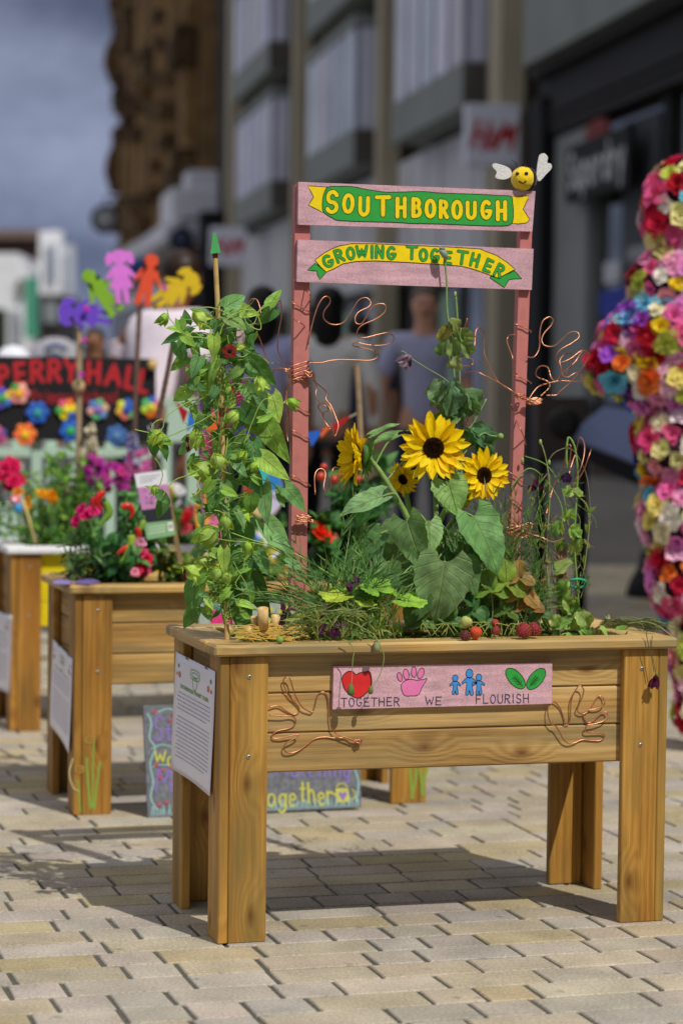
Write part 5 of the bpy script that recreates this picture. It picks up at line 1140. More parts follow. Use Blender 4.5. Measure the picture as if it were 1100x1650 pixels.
def clock(s_,l,z,r_,rc,fc_,lab):
    T=thing('hanging_clock',S3(s_,l,z),lab,'clock','round clocks hanging over the street'); ax=(SN,A(0,0,1),-SD)
    mb=MB(hx(rc)); mb.lathe(S3(s_,l,z),[(r_*.74,.2),(r_*.95,.22),(r_,.1),(r_,-.1),(r_*.95,-.22)],28,ax); mb.build('case','facade',T)
    mb=MB(hx(fc_)); mb.lathe(S3(s_-.225,l,z),[(r_*.66,0),(r_*.66,.012)],28,ax); f=mb.build('dial','facade',T)
    mb=MB((.01,.01,.01))
    for k in range(12):
        a=2*PI*k/12; p0=S3(s_-.25,l+math.sin(a)*r_*.6,z+math.cos(a)*r_*.6); p1=S3(s_-.25,l+math.sin(a)*r_*.7,z+math.cos(a)*r_*.7); mb.tube([p0,p1],.02,5)
    mb.tube([S3(s_-.255,l,z),S3(s_-.255,l+r_*.2,z+r_*.42)],.022,5); mb.tube([S3(s_-.255,l,z),S3(s_-.255,l-r_*.5,z+r_*.25)],.016,5); mb.build('hands_and_marks','ink',f)
    mb=MB(hx('#15151a')); mb.tube([S3(s_,l,z+r_),S3(s_,l,z+r_+.25),S3(s_,9.3,z+r_+.3)],.05,6); mb.build('bracket','facade',T)
clock(88,6.6,7.55,.53,'#101013','#b8babb','larger round black clock hanging left of the sandstone building')
clock(80,8.52-.0,6.35,.42,'#171a22','#4f5a70','smaller dark round clock against the white shop front'); 
mb=MB(hx('#2a4f8a')); mb.lathe(S3(84,7.5,5.6),[(.1,.35),(.55,.15),(.6,-.1),(.3,-.35)],16); o=mb.build('blue_banner_lantern','facade',loc=S3(84,7.5,5.6)); tag(o,'rounded blue hanging sign above the red cut-out figure','sign')
# far buildings closing the street on the left
def fbox(x0,x1,y0,y1,d,th,mb):
    a=[U(x0,y1,d),U(x1,y1,d),U(x1,y0,d),U(x0,y0,d)]; bk=A(cf[0],cf[1],0)*th
    vs=a+[p+bk for p in a]; mb.add(vs,[[0,1,2,3],[5,4,7,6],[1,5,6,2],[4,0,3,7],[3,2,6,7],[4,5,1,0]])
def fbld(lab,name,parts,d,cat='building'):
    T=thing(name,U((parts[0][1]+parts[0][2])/2,660,d),lab,cat)
    for (nm,x0,x1,y0,y1,c_,dd,th) in parts: mb=MB(hx(c_)); fbox(x0,x1,y0,y1,d-dd,th,mb); mb.build(nm,'facade',T)
    return T
fbld('brown roofed building at the far left end of the street','far_building',[('wall',-40,64,378,640,'#4f3b35',0,20),('roof',-40,66,370,384,'#6a5a50',1,22),('ground_floor',-40,64,560,650,'#23262a',.5,1)],156)
fbld('white building with vertical bays beyond the brown roofed one','far_building',[('wall',64,98,372,640,'#d5d8de',0,1.5),('bay',98,118,394,640,'#a9b0bc',-4,1.5),('window',76,80,392,455,'#8a94a3',.3,.3),('window',86,90,392,455,'#8a94a3',.3,.3),('window',104,108,410,470,'#7a879a',-3.6,.3),('shop_front',64,100,474,560,'#26211f',.6,1),('fascia',70,94,486,520,'#6f757a',.9,.3),('shop_front',100,124,478,560,'#2a2a30',-3.2,1)],146)
fbld('white cottage like shop with gabled top at the far left','far_building',[('wall',-30,44,428,640,'#cfd1d6',0,10),('gable',-20,30,408,430,'#cfd1d6',0,10),('window',28,38,450,480,'#6f6c66',.3,.3),('shop_front',-30,10,498,600,'#1f2a1c',.4,1),('pillar',12,30,500,620,'#c4c6cc',.6,.6)],142)
mb=MB(hx('#3f8a72')); fbox(40,60,446,545,140,.3,mb); o=mb.build('teal_banner','facade',loc=U(50,545,140)); tag(o,'tall teal green banner hanging in front of the far left buildings','banner')
mb=MB(hx('#22252c')); mb.tube([U(200,640,110),U(199,420,110)],[.14,.1],8); mb.tube([U(186,640,110),U(186,390,110)],[.25,.02],8); o=mb.build('far_spire','facade',loc=U(186,640,110)); tag(o,'thin dark spire beyond the white buildings','spire')
# low distant mass under the horizon so the street closes
mb=MB(hx('#3a3c40')); fbox(100,420,560,655,160,10,mb); o=mb.build('far_building','facade',loc=U(260,655,160)); tag(o,'dark low shop row closing the far end of the street','building')
# street trees (left edge of the picture, and beside the right hand shops)
def tree(label,base,h,cr_,n,tone,lean=(0,0)):
    T=thing('street_tree',base,label,'tree'); mb=MB(hx('#5a4c3c')); b=np.array(base,float); top=b+A(lean[0],lean[1],h*.55)
    mb.tube(cat_([b,b+(top-b)*.5+A(.05,.05,0),top],6),[h*.028*(1-.04*i) for i in range(13)],8)
    br=[]
    for k in range(9):
        d=nrm(rdir()+A(0,0,.7)); e=top+A(d[0]*cr_*.8,d[1]*cr_*.8,abs(d[2])*cr_*.8+ru(0,.5)); mb.tube(cat_([top-A(0,0,ru(0,h*.15)),(top+e)/2+rdir()*.2,e],4),[h*.012,h*.011,h*.01,h*.009,h*.008,h*.007,h*.006,h*.005,h*.004][:9],6); br.append(e)
    mb.build('trunk','bark',T); mb=MB(); c0=b+A(lean[0],lean[1],h*.72)
    cl=[c0+rdir()*cr_*ru(.3,.95)*A(1,1,.8) for _ in range(26)]+br
    for _ in range(n):
        c_=random.choice(cl); p=c_+rdir()*cr_*.32*rnd()**.5; leaf(mb,p,nrm(rdir()-A(0,0,.4)),nrm(rdir()+A(0,0,.8)),ru(.1,.2),ru(.07,.12),'oval',.3,.2,2,1,.02,tone=vary(tone,.25))
    mb.build('crown','leaf',T)
q=G(-62,700); tree('green street tree just reaching into the left edge of the picture',U(-205,660,46)*A(1,1,0),6.6,2.3,5000,hx('#6f8a2c'))
tree('leafy street tree beside the right hand shops, outside the near paving',A(6.6,.9,0),9.5,2.6,9000,hx('#4f7a30'))

# ================================================================ PEOPLE
def person(x,d,h,head,shirt,trous,skin,hairc,label,heading=0,sleeve='short',bend=0.,hair='short',skirt=None,armsw=(0,0)):
    # x pixel column, d distance, h height; heading 0 = walking away
    q=U(x,650,d); base=A(q[0],q[1],0); k=h/1.75
    H=math.atan2(cf[0],cf[1])-heading; R_=lambda p:A(base[0]+k*(p[0]*math.cos(H)+p[1]*math.sin(H)),base[1]+k*(-p[0]*math.sin(H)+p[1]*math.cos(H)),k*p[2])
    def B(p):
        if bend and p[2]>.95: a=bend; z=p[2]-.95; y=p[1]; return (p[0],y*math.cos(a)+z*math.sin(a),.95+z*math.cos(a)-y*math.sin(a))
        return p
    T=thing('person',base,label,'person')
    def skin_mesh(name,V,E,mat,par,root=0,lv=1):
        me=bpy.data.meshes.new(name); me.from_pydata([(R_(B(p[:3]))-base).tolist() for p in V],E,[]); o=bpy.data.objects.new(name,me); sc.collection.objects.link(o); o.parent=par; WL[o.name]=base
        m=o.modifiers.new('skin','SKIN'); m.use_smooth_shade=True
        for i,p in enumerate(V): me.skin_vertices[0].data[i].radius=(p[3]*k,(p[4] if len(p)>4 else p[3])*k)
        me.skin_vertices[0].data[root].use_root=True
        s_=o.modifiers.new('sub','SUBSURF'); s_.levels=lv; s_.render_levels=lv; me.materials.append(MT[mat]); return o
    def colmat(nm,c):
        key=nm+str([round(t,3) for t in c])
        if key not in MT:
            m=MT[nm].copy(); m.name=nm; MT[key]=m
            for n_ in m.node_tree.nodes:
                if n_.type=='ATTRIBUTE':
                    r=m.node_tree.nodes.new('ShaderNodeRGB'); r.outputs[0].default_value=(*c,1)
                    for l in list(m.node_tree.links):
                        if l.from_node==n_: m.node_tree.links.new(r.outputs[0],l.to_socket)
        return key
    a0,a1=armsw
    V=[(0,0,.95,.12,.1),(0,0,1.12,.11,.085),(0,.01,1.3,.135,.095),(0,0,1.42,.09,.07),(0,.005,1.49,.052,.055),(0,.01,1.56,.062,.075),(0,.015,1.64,.078,.095),(0,.01,1.71,.06,.075)]
    E=[(i,i+1) for i in range(7)]
    def limb(start,pts):
        pr_=start
        for p in pts: V.append(p); E.append((pr_,len(V)-1)); pr_=len(V)-1
        return pr_
    wr=[]
    for sg,sw in((-1,a0),(1,a1)):
        e=(sg*.25,sw*.12-.02,1.15); w_=(sg*.26,sw*.3+.05,.92)
        wr.append(limb(3,[(sg*.16,0,1.42,.058),(sg*.21,sw*.04,1.32,.05),(e[0],e[1],e[2],.04),(w_[0],w_[1],w_[2],.027),(w_[0],w_[1]+.02,.87,.032,.02)]))
        hd=V[-1]
        for f in range(4): limb(wr[-1],[(hd[0]+sg*.0,hd[1]+(f-1.5)*.018,.82-.004*abs(f-1.5),.010),(hd[0]-sg*.012,hd[1]+(f-1.5)*.017+.006,.785-.007*abs(f-1.5),.008)])
        limb(wr[-1],[(hd[0]-sg*.01,hd[1]+.04,.85,.011),(hd[0]-sg*.012,hd[1]+.052,.815,.009)])
        limb(0,[(sg*.09,0,.88,.085),(sg*.1,.02,.5,.052),(sg*.1,-.01,.28,.048),(sg*.1,-.03,.09,.034),(sg*.1,.02,.04,.035),(sg*.11,.13,.03,.032)])
    limb(6,[(0,.115,1.615,.014),(0,.122,1.6,.012)])   # nose
    limb(6,[(.083,.0,1.63,.014)]); limb(6,[(-.083,.0,1.63,.014)])
    body=skin_mesh('body',V,E,colmat('skin',skin),T)
    sv=[(0,0,.86,.15,.13),(0,0,1.12,.135,.11),(0,.01,1.3,.16,.12),(0,0,1.43,.11,.085)]; se=[(0,1),(1,2),(2,3)]
    for sg,sw in((-1,a0),(1,a1)):
        n=len(sv); sv+= [(sg*.165,0,1.42,.075),(sg*.22,sw*.05,1.3,.066),(sg*.25,sw*.1,1.2,.062)]; se+=[(3,n),(n,n+1),(n+1,n+2)]
        if sleeve=='long': sv.append((sg*.26,sw*.3+.04,.95,.042)); se.append((n+2,n+3))
    skin_mesh('shirt',sv,se,colmat('cloth',shirt),T)
    tv=[(0,0,1.0,.13,.11)];te=[]
    for sg in(-1,1):
        n=len(tv); tv+=[(sg*.09,0,.86,.095),(sg*.1,.02,.5,.07)]+([] if skirt=='shorts' else [(sg*.1,-.02,.12,.055)]); te+=[(0,n),(n,n+1)]+([] if skirt=='shorts' else [(n+1,n+2)])
    skin_mesh('trousers',tv,te,colmat('cloth',trous),T)
    mb=MB(hairc); c=R_(B((0,-.012,1.665))); mb.ell(c,.088*k,.1*k,.088*k,14,10)
    if hair=='long': mb.ell(R_(B((0,-.06,1.55))),.09*k,.06*k,.17*k,12,8)
    mb.build('hair','hair',T)
    mb=MB(hx('#1c1a1a'))
    for sg in(-1,1): mb.ell(R_(B((sg*.033,.098,1.645))),.011*k,.011*k,.008*k,8,6)
    mb.tube([R_(B((-.022,.1,1.575))),R_(B((0,.108,1.572))),R_(B((.022,.1,1.575)))],.005*k,5); mb.build('eyes_and_mouth','skin',T)
    mb=MB(hx('#2a2420'))
    for sg in(-1,1): mb.box(sg*.105-.045,sg*.105+.045,-.07,.18,.0,.085,bv=.02,tf=lambda p:R_(p))
    mb.build('shoes','cloth',T)
    return T
SKN=hx('#a87a62')
person(683,14.2,1.77,0,hx('#a3a6c4'),hx('#232a48'),hx('#c09078'),hx('#5a4a40'),'man in a grey t-shirt and navy trousers walking towards the viewer',heading=PI,armsw=(.3,.2))
person(527,13.0,1.70,0,hx('#e8e8e6'),hx('#0f0f14'),hx('#b88a70'),hx('#0e0b0b'),'woman with black hair in a pale grey blouse and black skirt, back turned',sleeve='long',hair='long',armsw=(.2,.1))
person(577,15.5,1.64,0,hx('#2a2e44'),hx('#c8b090'),hx('#8f6a55'),hx('#17120f'),'person in dark top and beige trousers between the man and the woman',armsw=(0,.3))
person(421,12.6,1.68,0,hx('#b4b8e4'),hx('#1d1d2c'),hx('#8f6a55'),hx('#15110f'),'person in a lavender shirt with dark hair behind the climbing vine',hair='long')
person(226,10.6,1.80,0,hx('#e2d6e2'),hx('#2c2a34'),hx('#7a4c36'),hx('#2a1a14'),'person in a pale pink t-shirt bending forward behind the cut-out figures',bend=.38,heading=-PI/2+.9)
person(152,17,1.58,0,hx('#2b2238'),hx('#1c1c26'),hx('#8f6248'),hx('#2b1c15'),'person in a dark purple top behind the purple cut-out figure',heading=PI)
person(318,12.2,1.52,0,hx('#232748'),hx('#1a1d30'),hx('#7a4c36'),hx('#1a1210'),'person in a dark navy top bending behind the vine',bend=.2,heading=PI/2)
# white caps/canopies low at left
mb=MB(hx('#9a9aa3')); c=U(90,576,13); mb.lathe(c,[(.17,-.12),(.16,.0),(.12,.07),(.05,.105),(.01,.11)],18); o=mb.build('grey_bag','cloth',loc=c); tag(o,'grey rounded cloth bag with blue print behind the black sign','bag')
mb=MB(hx('#3f5480')); mb.tube([U(72+4*i,565-8*math.sin(PI*i/9),12.82) for i in range(10)],.014,5); mb.tube([U(90,572,12.8),U(90,590,12.8)],.02,5); mb.build('blue_print','ink',o)
mb=MB(hx('#dfe2ee')); c=U(22,582,11.5); mb.lathe(c,[(.10,-.05),(.085,.0),(.08,.03),(.05,.065),(.01,.075)],16); o=mb.build('sun_hat','cloth',loc=c); tag(o,'white domed sun hat just above the black sign at the left edge','hat')

# ================================================================ FLOWER COVERED FIGURE
FF=thing('flower_covered_figure',G(1100,1165),'human shaped figure covered in bright paper flowers at the right edge','flower figure')
D0=7.6
def FP(x,y,dz=0.): return U(x,y,D0-dz)
shapes=[(FP(1108,345),.135,.13,.17),(FP(1100,465),.16,.14,.13),(FP(1088,545),.20,.17,.15),(FP(1050,552),.15,.14,.12),(FP(1013,592),.12,.12,.085),(FP(1090,615),.17,.16,.11),(FP(1098,720),.14,.14,.15),(FP(1105,830),.14,.14,.15),(FP(1112,930),.12,.12,.15),(FP(1126,1030),.09,.10,.15),(FP(1134,1110),.075,.09,.12),(FP(1118,1150),.055,.08,.05)]
mb=MB(hx('#3a1f2a'))
for (c,a,b,z) in shapes: mb.ell(c,a*.93,b*.93,z*.95,16,10)
mb.build('figure_form','cloth',FF)
FCOL=['#d8284a','#f2dfe8','#e8508a','#ea6fb0','#f0a0c8','#e58ad0','#a04fc8','#2f62d0','#6fc4e0','#f4d830','#f6e480','#cfd860','#f6f0e4','#f08038','#b81c30','#f6c8d8','#f4ecc8','#f0b8d8','#ea6498','#f4a8b0','#efe8a0']
fm=[]
for c_ in FCOL:
    for v_ in range(2):
        mb=MB(); col=hx(c_)
        if v_==0: rosette(mb,A(0,0,0),A(0,0,1),.050,col,3,6,'round',.45,.2); mb.c=vary(col,.1); mb.ell(A(0,0,.014),.012,.012,.012,7,5)
        else:
            rosette(mb,A(0,0,0),A(0,0,1),.046,col,4,5,'round',.75,.3)
        me_o=mb.build('flower','crepe'); fm.append((me_o.data)); bpy.data.objects.remove(me_o)
cand=[]
for si,(c,a,b,z) in enumerate(shapes):
    n=int(190*(a+b)*(z+ (a+b)/2)*2.2/.2*.47)
    for i in range(n):
        zz=1-2*(i+.5)/n; r_=math.sqrt(1-zz*zz); t=i*2.399963+si; dn=A(r_*math.cos(t),r_*math.sin(t),zz); p=c+dn*A(a,b,z)
        if any(j!=si and (((p-c2)/A(a2,b2,z2_))@((p-c2)/A(a2,b2,z2_)))<.8 for j,(c2,a2,b2,z2_) in enumerate(shapes)): continue
        nn=nrm(dn/A(a,b,z)); px=550+FPX*((p-CAM)@cr)/((p-CAM)@cf)
        if px>1150: continue
        cand.append((nn@VW,p,nn))
cand.sort(key=lambda t:-t[0])
def lookq(n): 
    return Vector(n.tolist()).to_track_quat('Z','Y').to_euler()
merge_v=MB()
last=-1
for i,(f_,p,n) in enumerate(cand):
    ci=random.randrange(len(fm))
    while ci//2==last//2: ci=random.randrange(len(fm))
    last=ci; n2=nrm(n+rdir()*.25); s_=ru(.6,1.1)
    if i<99:
        o=bpy.data.objects.new('flower',fm[ci]); sc.collection.objects.link(o); o.parent=FF; b=WL[FF.name]
        e=lookq(n2); e.rotate_axis('Z',ru(0,6)); o.rotation_euler=e; o.location=(p-b).tolist(); o.scale=(s_,s_,s_)
    else: rosette(merge_v,p,n2,.052*s_,hx(FCOL[ci//2]),3,5,'round',.5,.2)
o=merge_v.build('flowers','crepe',FF); o['kind']='stuff'
mb=MB(hx('#0c0c0e')); c=G(1040,962); mb.lathe(c,[(.11,0),(.115,.03),(.09,.1),(.05,.17),(.035,.26)],18); o=mb.build('black_stand_foot','paint',loc=c); tag(o,'black weighted foot on the paving left of the flower covered figure','stand foot')
# tilted pale blue board on a dark cart behind the figure
CT=thing('display_cart',U(985,745,12.5)*A(1,1,0),'low brown cart with a tilted pale blue panel behind the flower covered figure','cart')
pc=plD(12.5)
mb=MB(hx('#8c9cc8')); mb.poly([(918,706),(948,676),(975,655),(1075,668),(1075,770),(1018,745)],pc,.0,.04); mb.build('panel','paint',CT)
mb=MB(hx('#101118')); mb.poly([(914,707),(1018,748),(1075,772),(1075,800),(1010,775),(916,728)],pc,.02,.10); mb.build('panel_edge','paint',CT)
mb=MB(hx('#3c322c')); mb.poly([(865,640),(945,640),(945,745),(865,745)],plD(12.9),0,.3); mb.build('cart_body','paint',CT)
mb=MB(hx('#0d0c0c')); c=pc(905,683,.1); mb.lathe(c,[(.02,.02),(.075,.03),(.085,.0),(.075,-.03),(.02,-.02)],20,(cr,cu,-cf)); mb.build('wheel','paint',CT)
for x in(872,938): mb=MB(hx('#15120f')); mb.tube([pc(x,735),pc(x,735)*A(1,1,0)],.03,6); mb.build('leg','metal',CT)
# ================================================================ BOARDS, CUT-OUTS AND PLANTS OF THE OTHER PLANTERS
random.seed(5)
def bush(mb,st,x0,x1,y0,y1,Y,n,L,W,kind,tones,root=None,dY=.1,up=.3,ser=0.,density=None):
    # leaves on twigs through a clump given by its outline on the sheet at Y
    rx,ry=root or ((x0+x1)/2,y1+10)
    tw=[]
    for _ in range(max(5,n//14)):
        a=ru(0,2*PI); q=math.sqrt(rnd()); x=(x0+x1)/2+(x1-x0)/2*q*math.cos(a); y=(y0+y1)/2+(y1-y0)/2*q*math.sin(a); p=PY(x,y,Y+ru(-dY,dY)); r0=PY(rx+ru(-.25,.25)*(x1-x0),ry,Y)
        pts=cat_([r0,(r0+p)/2+rdir()*.012+A(0,0,.01),p],5); st.tube(pts,[.0022*(1-.6*i/len(pts)) for i in range(len(pts))],5); tw.append(pts)
    for _ in range(n):
        t=random.choice(tw); p=t[random.randrange(len(t)//3,len(t))]; d=nrm(rdir()+A(0,0,up)); leaf(mb,p+rdir()*.006,d,nrm(rdir()+A(0,0,1)+VW*.6),L*ru(.6,1.2),W*ru(.7,1.2),kind,ru(.1,.6),.2,6,2,.04,ser,tone=vary(random.choice(tones),.15))
def plant(name,label,cat,Y,root,specs,tones,flowers=None,group=None):
    T=thing(name,PY(root[0],root[1],Y),label,cat,group); mb=MB();st=MB(hx('#6a8248'))
    for s_ in specs: bush(mb,st,*s_,tones=tones,root=root)
    st.build('stems','stem',T); mb.build('foliage','leaf',T); return T
YA=P2L[1]+.2; YB_=P3L[1]+.2
def bx5(x0,x1,y0,y1,Y,n,L,W,k): return (x0,x1,y0,y1,Y,n,L,W,k)
# planter 2
plant('lavender_plant','dark spiky lavender like plant at the left end of the second planter','plant',YA,(150,942),[bx5(82,215,852,938,YA,420,.045,.007,'blade')],[hx('#2f5a38'),hx('#3f6f42'),hx('#5f8a5a'),hx('#6f9a5a'),hx('#284a2c')])
CH=plant('chili_plant','chili pepper plant with red and green fruit in the second planter','plant',YA,(195,942),[bx5(135,250,775,925,YA,150,.055,.03,'oval'),bx5(150,235,860,935,YA-.08,60,.05,.03,'oval')],[hx('#3f7a3a'),hx('#4f8a4a'),hx('#2f6535'),hx('#5f9a58')])
def chili(pts,col,r_):
    mb=MB(hx(col)); q=cat_([PY(x,y,YA-.1) for x,y in pts],6); n=len(q); mb.tube(q,[r_*(.8+.3*math.sin(PI*min(1,i/n*1.3)))*(1-(i/n)**3*.9) for i in range(n)],10); mb.c=hx('#4f7a30'); mb.tube([q[0],q[0]+A(0,0,.012)],[.005,.002],6); mb.build('chili','fruit',CH)
for pts,c_,r_ in(([(168,792),(160,800),(158,812),(166,822)],'#c01818',.010),([(196,818),(206,815),(214,824),(210,836)],'#c8201a',.009),([(170,808),(176,825),(168,838),(158,848)],'#6f9a30',.010),([(211,862),(212,878),(204,895),(195,905)],'#8aa52c',.012),([(220,850),(224,862),(218,872)],'#b81818',.008),([(152,800),(150,812),(154,824)],'#a81c20',.007),([(232,838),(228,850),(222,858)],'#7f9f34',.008),([(205,880),(196,888),(188,893)],'#c22018',.007)): chili(pts,c_,r_)
def bloom(name,label,cat,x,y,Y,R,col,n=1,spread=0,group=None,layers=3,stemto=None,kind='round'):
    T=thing(name,PY(x,y,Y),label,cat,group); mb=MB()
    for k in range(n):
        a=ru(0,2*PI); q=math.sqrt(rnd()) if n>1 else 0
        rosette(mb,PY(x+spread*q*math.cos(a),y+spread*q*math.sin(a),Y+ru(-.03,.03)),nrm(img(ru(-.6,.6),ru(0,.8),ru(.4,1))),R,vary(hx(random.choice(col) if isinstance(col,(list,tuple)) else col),.08),layers,6,kind)
    mb.build('petals','petal',T)
    ms=MB(hx('#5f8040')); x2,y2=stemto or (x+3,y+60); ms.tube(cat_([PY(x,y,Y+.01),PY((x+x2)/2+3,(y+y2)/2,Y+.02),PY(x2,y2,Y+.02)],4),.0022,6); ms.build('stem','stem',T); return T
bloom('pink_flower','magenta pink flower cluster left of the chili plant','flower',137,832,YA,.019,['#e0267a','#e84a92'],4,16)
bloom('snapdragon','pink and crimson snapdragon at the front of the second planter','flower',228,905,YA-.1,.017,['#d8204f','#e0507f','#c01c40'],12,17,stemto=(232,940))
bloom('snapdragon','pale pink snapdragon bloom above the crimson one','flower',222,882,YA-.1,.016,['#f0a8c0','#f4c8d4'],5,10,stemto=(226,935))
bloom('snapdragon','drooping pale pink petals below the crimson snapdragon','flower',221,926,YA-.12,.014,['#ee9ab8'],3,6,stemto=(225,942))
plant('leafy_plant','yellow green leafy plant with withered leaves beside the snapdragons','plant',YA,(285,942),[bx5(240,345,865,938,YA,170,.045,.022,'lance')],[hx('#6f8a3a'),hx('#8fa54a'),hx('#5a7a38'),hx('#b5a878'),hx('#4f6f34')])
plant('leafy_plant','low green bedding plant in the second planter behind the climbing vine','plant',YA,(390,945),[bx5(320,480,860,938,YA,240,.038,.026,'round')],[hx('#7fa03c'),hx('#5f8a38'),hx('#94b04c'),hx('#4f7a36'),hx('#c8c24a')])
TM=plant('tomato_plant','tomato plant with small red fruit behind the left pink post','plant',YA,(560,940),[bx5(485,650,715,900,YA,260,.06,.036,'heart'),bx5(480,560,840,930,YA-.05,90,.05,.03,'oval')],[hx('#2f6030'),hx('#3f7a38'),hx('#4f8a42'),hx('#28502c')])
for (x,y,r_) in((517,768,.013),(538,773,.014),(522,752,.010),(566,758,.009),(577,772,.010),(550,765,.009)): mb=MB(hx(random.choice(['#c03a20','#c84a28','#b03020']))); mb.ell(PY(x,y,YA-.12),r_,r_,r_*.95,12,9); mb.build('tomato','fruit',TM)
bloom('begonia','large orange red begonia bloom beside the left pink post','flower',514,862,YA-.13,.042,['#e83a18','#f04a20'],1,0,layers=5,stemto=(510,940)); 
bloom('begonia','salmon begonia petals at the right of the orange red bloom','flower',531,866,YA-.08,.025,['#ee8070'],1,0,layers=3,stemto=(528,940))
# purple paper butterflies on the rim
mb=MB(hx('#9a86c8')); z=P2L[2]+.602
def G6(x,y,off=0.): return G(x,y,.604)+A(0,0,off)
for k,px in enumerate(([(88,940),(84,936),(100,933),(118,936),(112,941)],[(120,939),(130,933),(150,932),(162,937),(142,941)])):
    mb.c=hx('#9a86c8') if k==0 else hx('#8470b8'); mb.poly(px,G6,0,.002)
o=mb.build('paper_butterfly','paper',loc=G6(120,937)); tag(o,'lilac paper butterfly lying on the left corner of the second planter rim','butterfly')
# plaque on planter 2 with fruit and letters (part of that planter)
YQ=P2L[1]+.020; pq=plY(YQ); mb=MB(hx('#9fb0a6')); mb.poly([(318,964),(600,956),(602,1032),(320,1040)],pq,.011,.0105); pk2=mb.build('plaque','paint',P2)
mb=MB(hx('#d83a80')); mb.poly(cat_([(334,985),(350,978),(368,980),(377,992),(370,1008),(355,1018),(340,1008)],4,True),pq,.0112); mb.build('painted_fruit','paint',pk2)
mb=MB(hx('#3fa8a0')); 
for a in(-60,-30,0,30,60): mb.rib([(355,985),(355+16*math.sin(math.radians(a)),985-16*math.cos(math.radians(a))*.8)],3.4,pq,.0114+.0001*a/60)
mb.build('painted_leaves','paint',pk2)
mb=MB(hx('#e0d020'))
for (ch,x) in(('S',430),('E',458),('E',486),('D',514)):
    for st_ in glyph(ch,x,990,17,24,0): mb.rib(st_,5,pq,.0114+ru(0,.0003))
mb.build('yellow_letters','paint',pk2)
# painted grass blades and snails on the legs of planter 2
pq=plY(P2L[1]-.0004); LG2=[o for o in kids(P2) if o.name.startswith('leg')]
mb=MB(hx('#86a042'))
for k,(a,b,w_) in enumerate(([(132,1311),(128,1285),(127,1262)],[(149,1304),(144,1262),(141,1222)],0),) if 0 else []: pass
for k,(pts,w_) in enumerate([([(130,1308),(128,1285),(126,1258)],3),([(146,1302),(142,1262),(140,1222)],4),([(149,1300),(150,1240),(152,1190)],3),([(152,1303),(156,1265),(161,1228)],4)]): mb.rib(cat_(pts,5),w_,pq,.0004+.0001*k)
mb.build('painted_grass','paint',LG2[0])
mb=MB(hx('#c2a050'))
for k,(x,y) in enumerate(((146,1192),(129,1240))): mb.c=hx('#a8823a'); mb.poly(ellp(x,y,9,7,20),pq,.0009+.0001*k); mb.c=hx('#6f4f24'); mb.rib(arc(x,y,4,3,0,300,8),1.3,pq,.0013+.0001*k)
mb.c=hx('#d8c890'); mb.rib(cat_([(118,1222),(112,1245),(118,1268),(127,1275)],5),1.6,pq,.0012); mb.build('painted_snails','paint',LG2[0])
mb=MB(hx('#86a042'))
for k,pts in enumerate(([(662,1285),(668,1262),(670,1240)],[(664,1285),(662,1260),(660,1238)],[(681,1282),(682,1258),(688,1238)],[(680,1280),(678,1255),(676,1240)])): mb.rib(cat_(pts,5),5,pq,.0004+.0001*k)
mb.build('painted_grass','paint',LG2[2])
# chalk board leaning in front of planter 2
YK=1.47
def pk_(x,y,off=0.): # bilinear sheet, foot nearer than head
    v=(y-1138)/180.; return PY(x,y,YK-.02*v)-A(0,off,0)
CBD=MB(hx('#73777f')); CBD.poly([(231,1138),(576,1129),(582,1301),(239,1318)],pk_,0,.014); CB=CBD.build('chalk_board','slate',loc=pk_(400,1300)); tag(CB,'slate chalk board with coloured chalk writing leaning under the second planter','chalk board')
PUR=hx('#9078c8'); YL=hx('#c8c860'); TQ=hx('#9ac4c6'); RD=hx('#b85a68'); mb=MB()
def wr(word_,c_,cells,sw):
    mb.c=c_
    for ch,(x,y,w_,h) in zip(word_,cells):
        for st_ in glyph(ch,x,y,w_,h,ru(-4,4)): mb.rib(st_,sw,pk_,.0012+ru(0,.0008))
wr('St',PUR,[(255,1174,17,40),(271,1180,11,26)],3.); wr('Wo',YL,[(258,1219,17,19),(275,1223,12,22)],3.); wr('M',PUR,[(264,1255,26,40)],3.)
wr('Mary',PUR,[(300,1170,20,36),(322,1176,14,34),(342,1176,14,34),(360,1176,14,34)],3); wr('rking',YL,[(292,1222,10,20),(306,1222,6,20),(320,1222,12,20),(336,1222,10,20),(350,1222,12,20)],2.6)
wr('My',PUR,[(300,1252,16,30),(322,1256,14,34)],3); wr('Mulching',PUR,[(452,1240,18,20),(474,1242,12,20),(488,1240,6,22),(502,1242,12,20),(518,1240,12,22),(530,1240,5,20),(543,1242,12,20),(558,1243,11,22)],2.6)
wr('Together',YL,[(416,1272,18,30),(437,1284,15,30),(455,1284,14,30),(471,1284,14,30),(487,1276,11,30),(501,1277,12,32),(517,1282,13,30),(530,1280,11,30)],3.4)
mb.c=TQ; mb.rib(cat_([(238,1150),(244,1165),(241,1190),(250,1205),(242,1230),(247,1260),(243,1285),(254,1305)],6),2.4,pk_,.0012); mb.rib(cat_([(250,1150),(270,1142),(290,1148)],6),2.4,pk_,.0013); mb.rib(cat_([(245,1206),(262,1200),(285,1206)],6),2,pk_,.0014); mb.rib(cat_([(246,1236),(262,1232),(285,1236)],6),2,pk_,.0015); mb.rib(cat_([(570,1140),(574,1180),(570,1230),(577,1260),(574,1292)],6),2.6,pk_,.0012)
for i in range(80): x=245+i*4.2; mb.rib([(x,1314-(x-245)*.047),(x+ru(-4,4),1300-(x-245)*.047+ru(-4,4))],1.6,pk_,.0010+.0002*(i%4))
mb.c=RD
for (x,y) in((250,1147),(276,1160),(262,1240),(258,1252),(268,1292),(256,1296),(280,1150),(252,1232),(276,1236)): mb.poly(ellp(x,y,ru(3,5),ru(2.5,3.5)),pk_,.0022+ru(0,.0003))
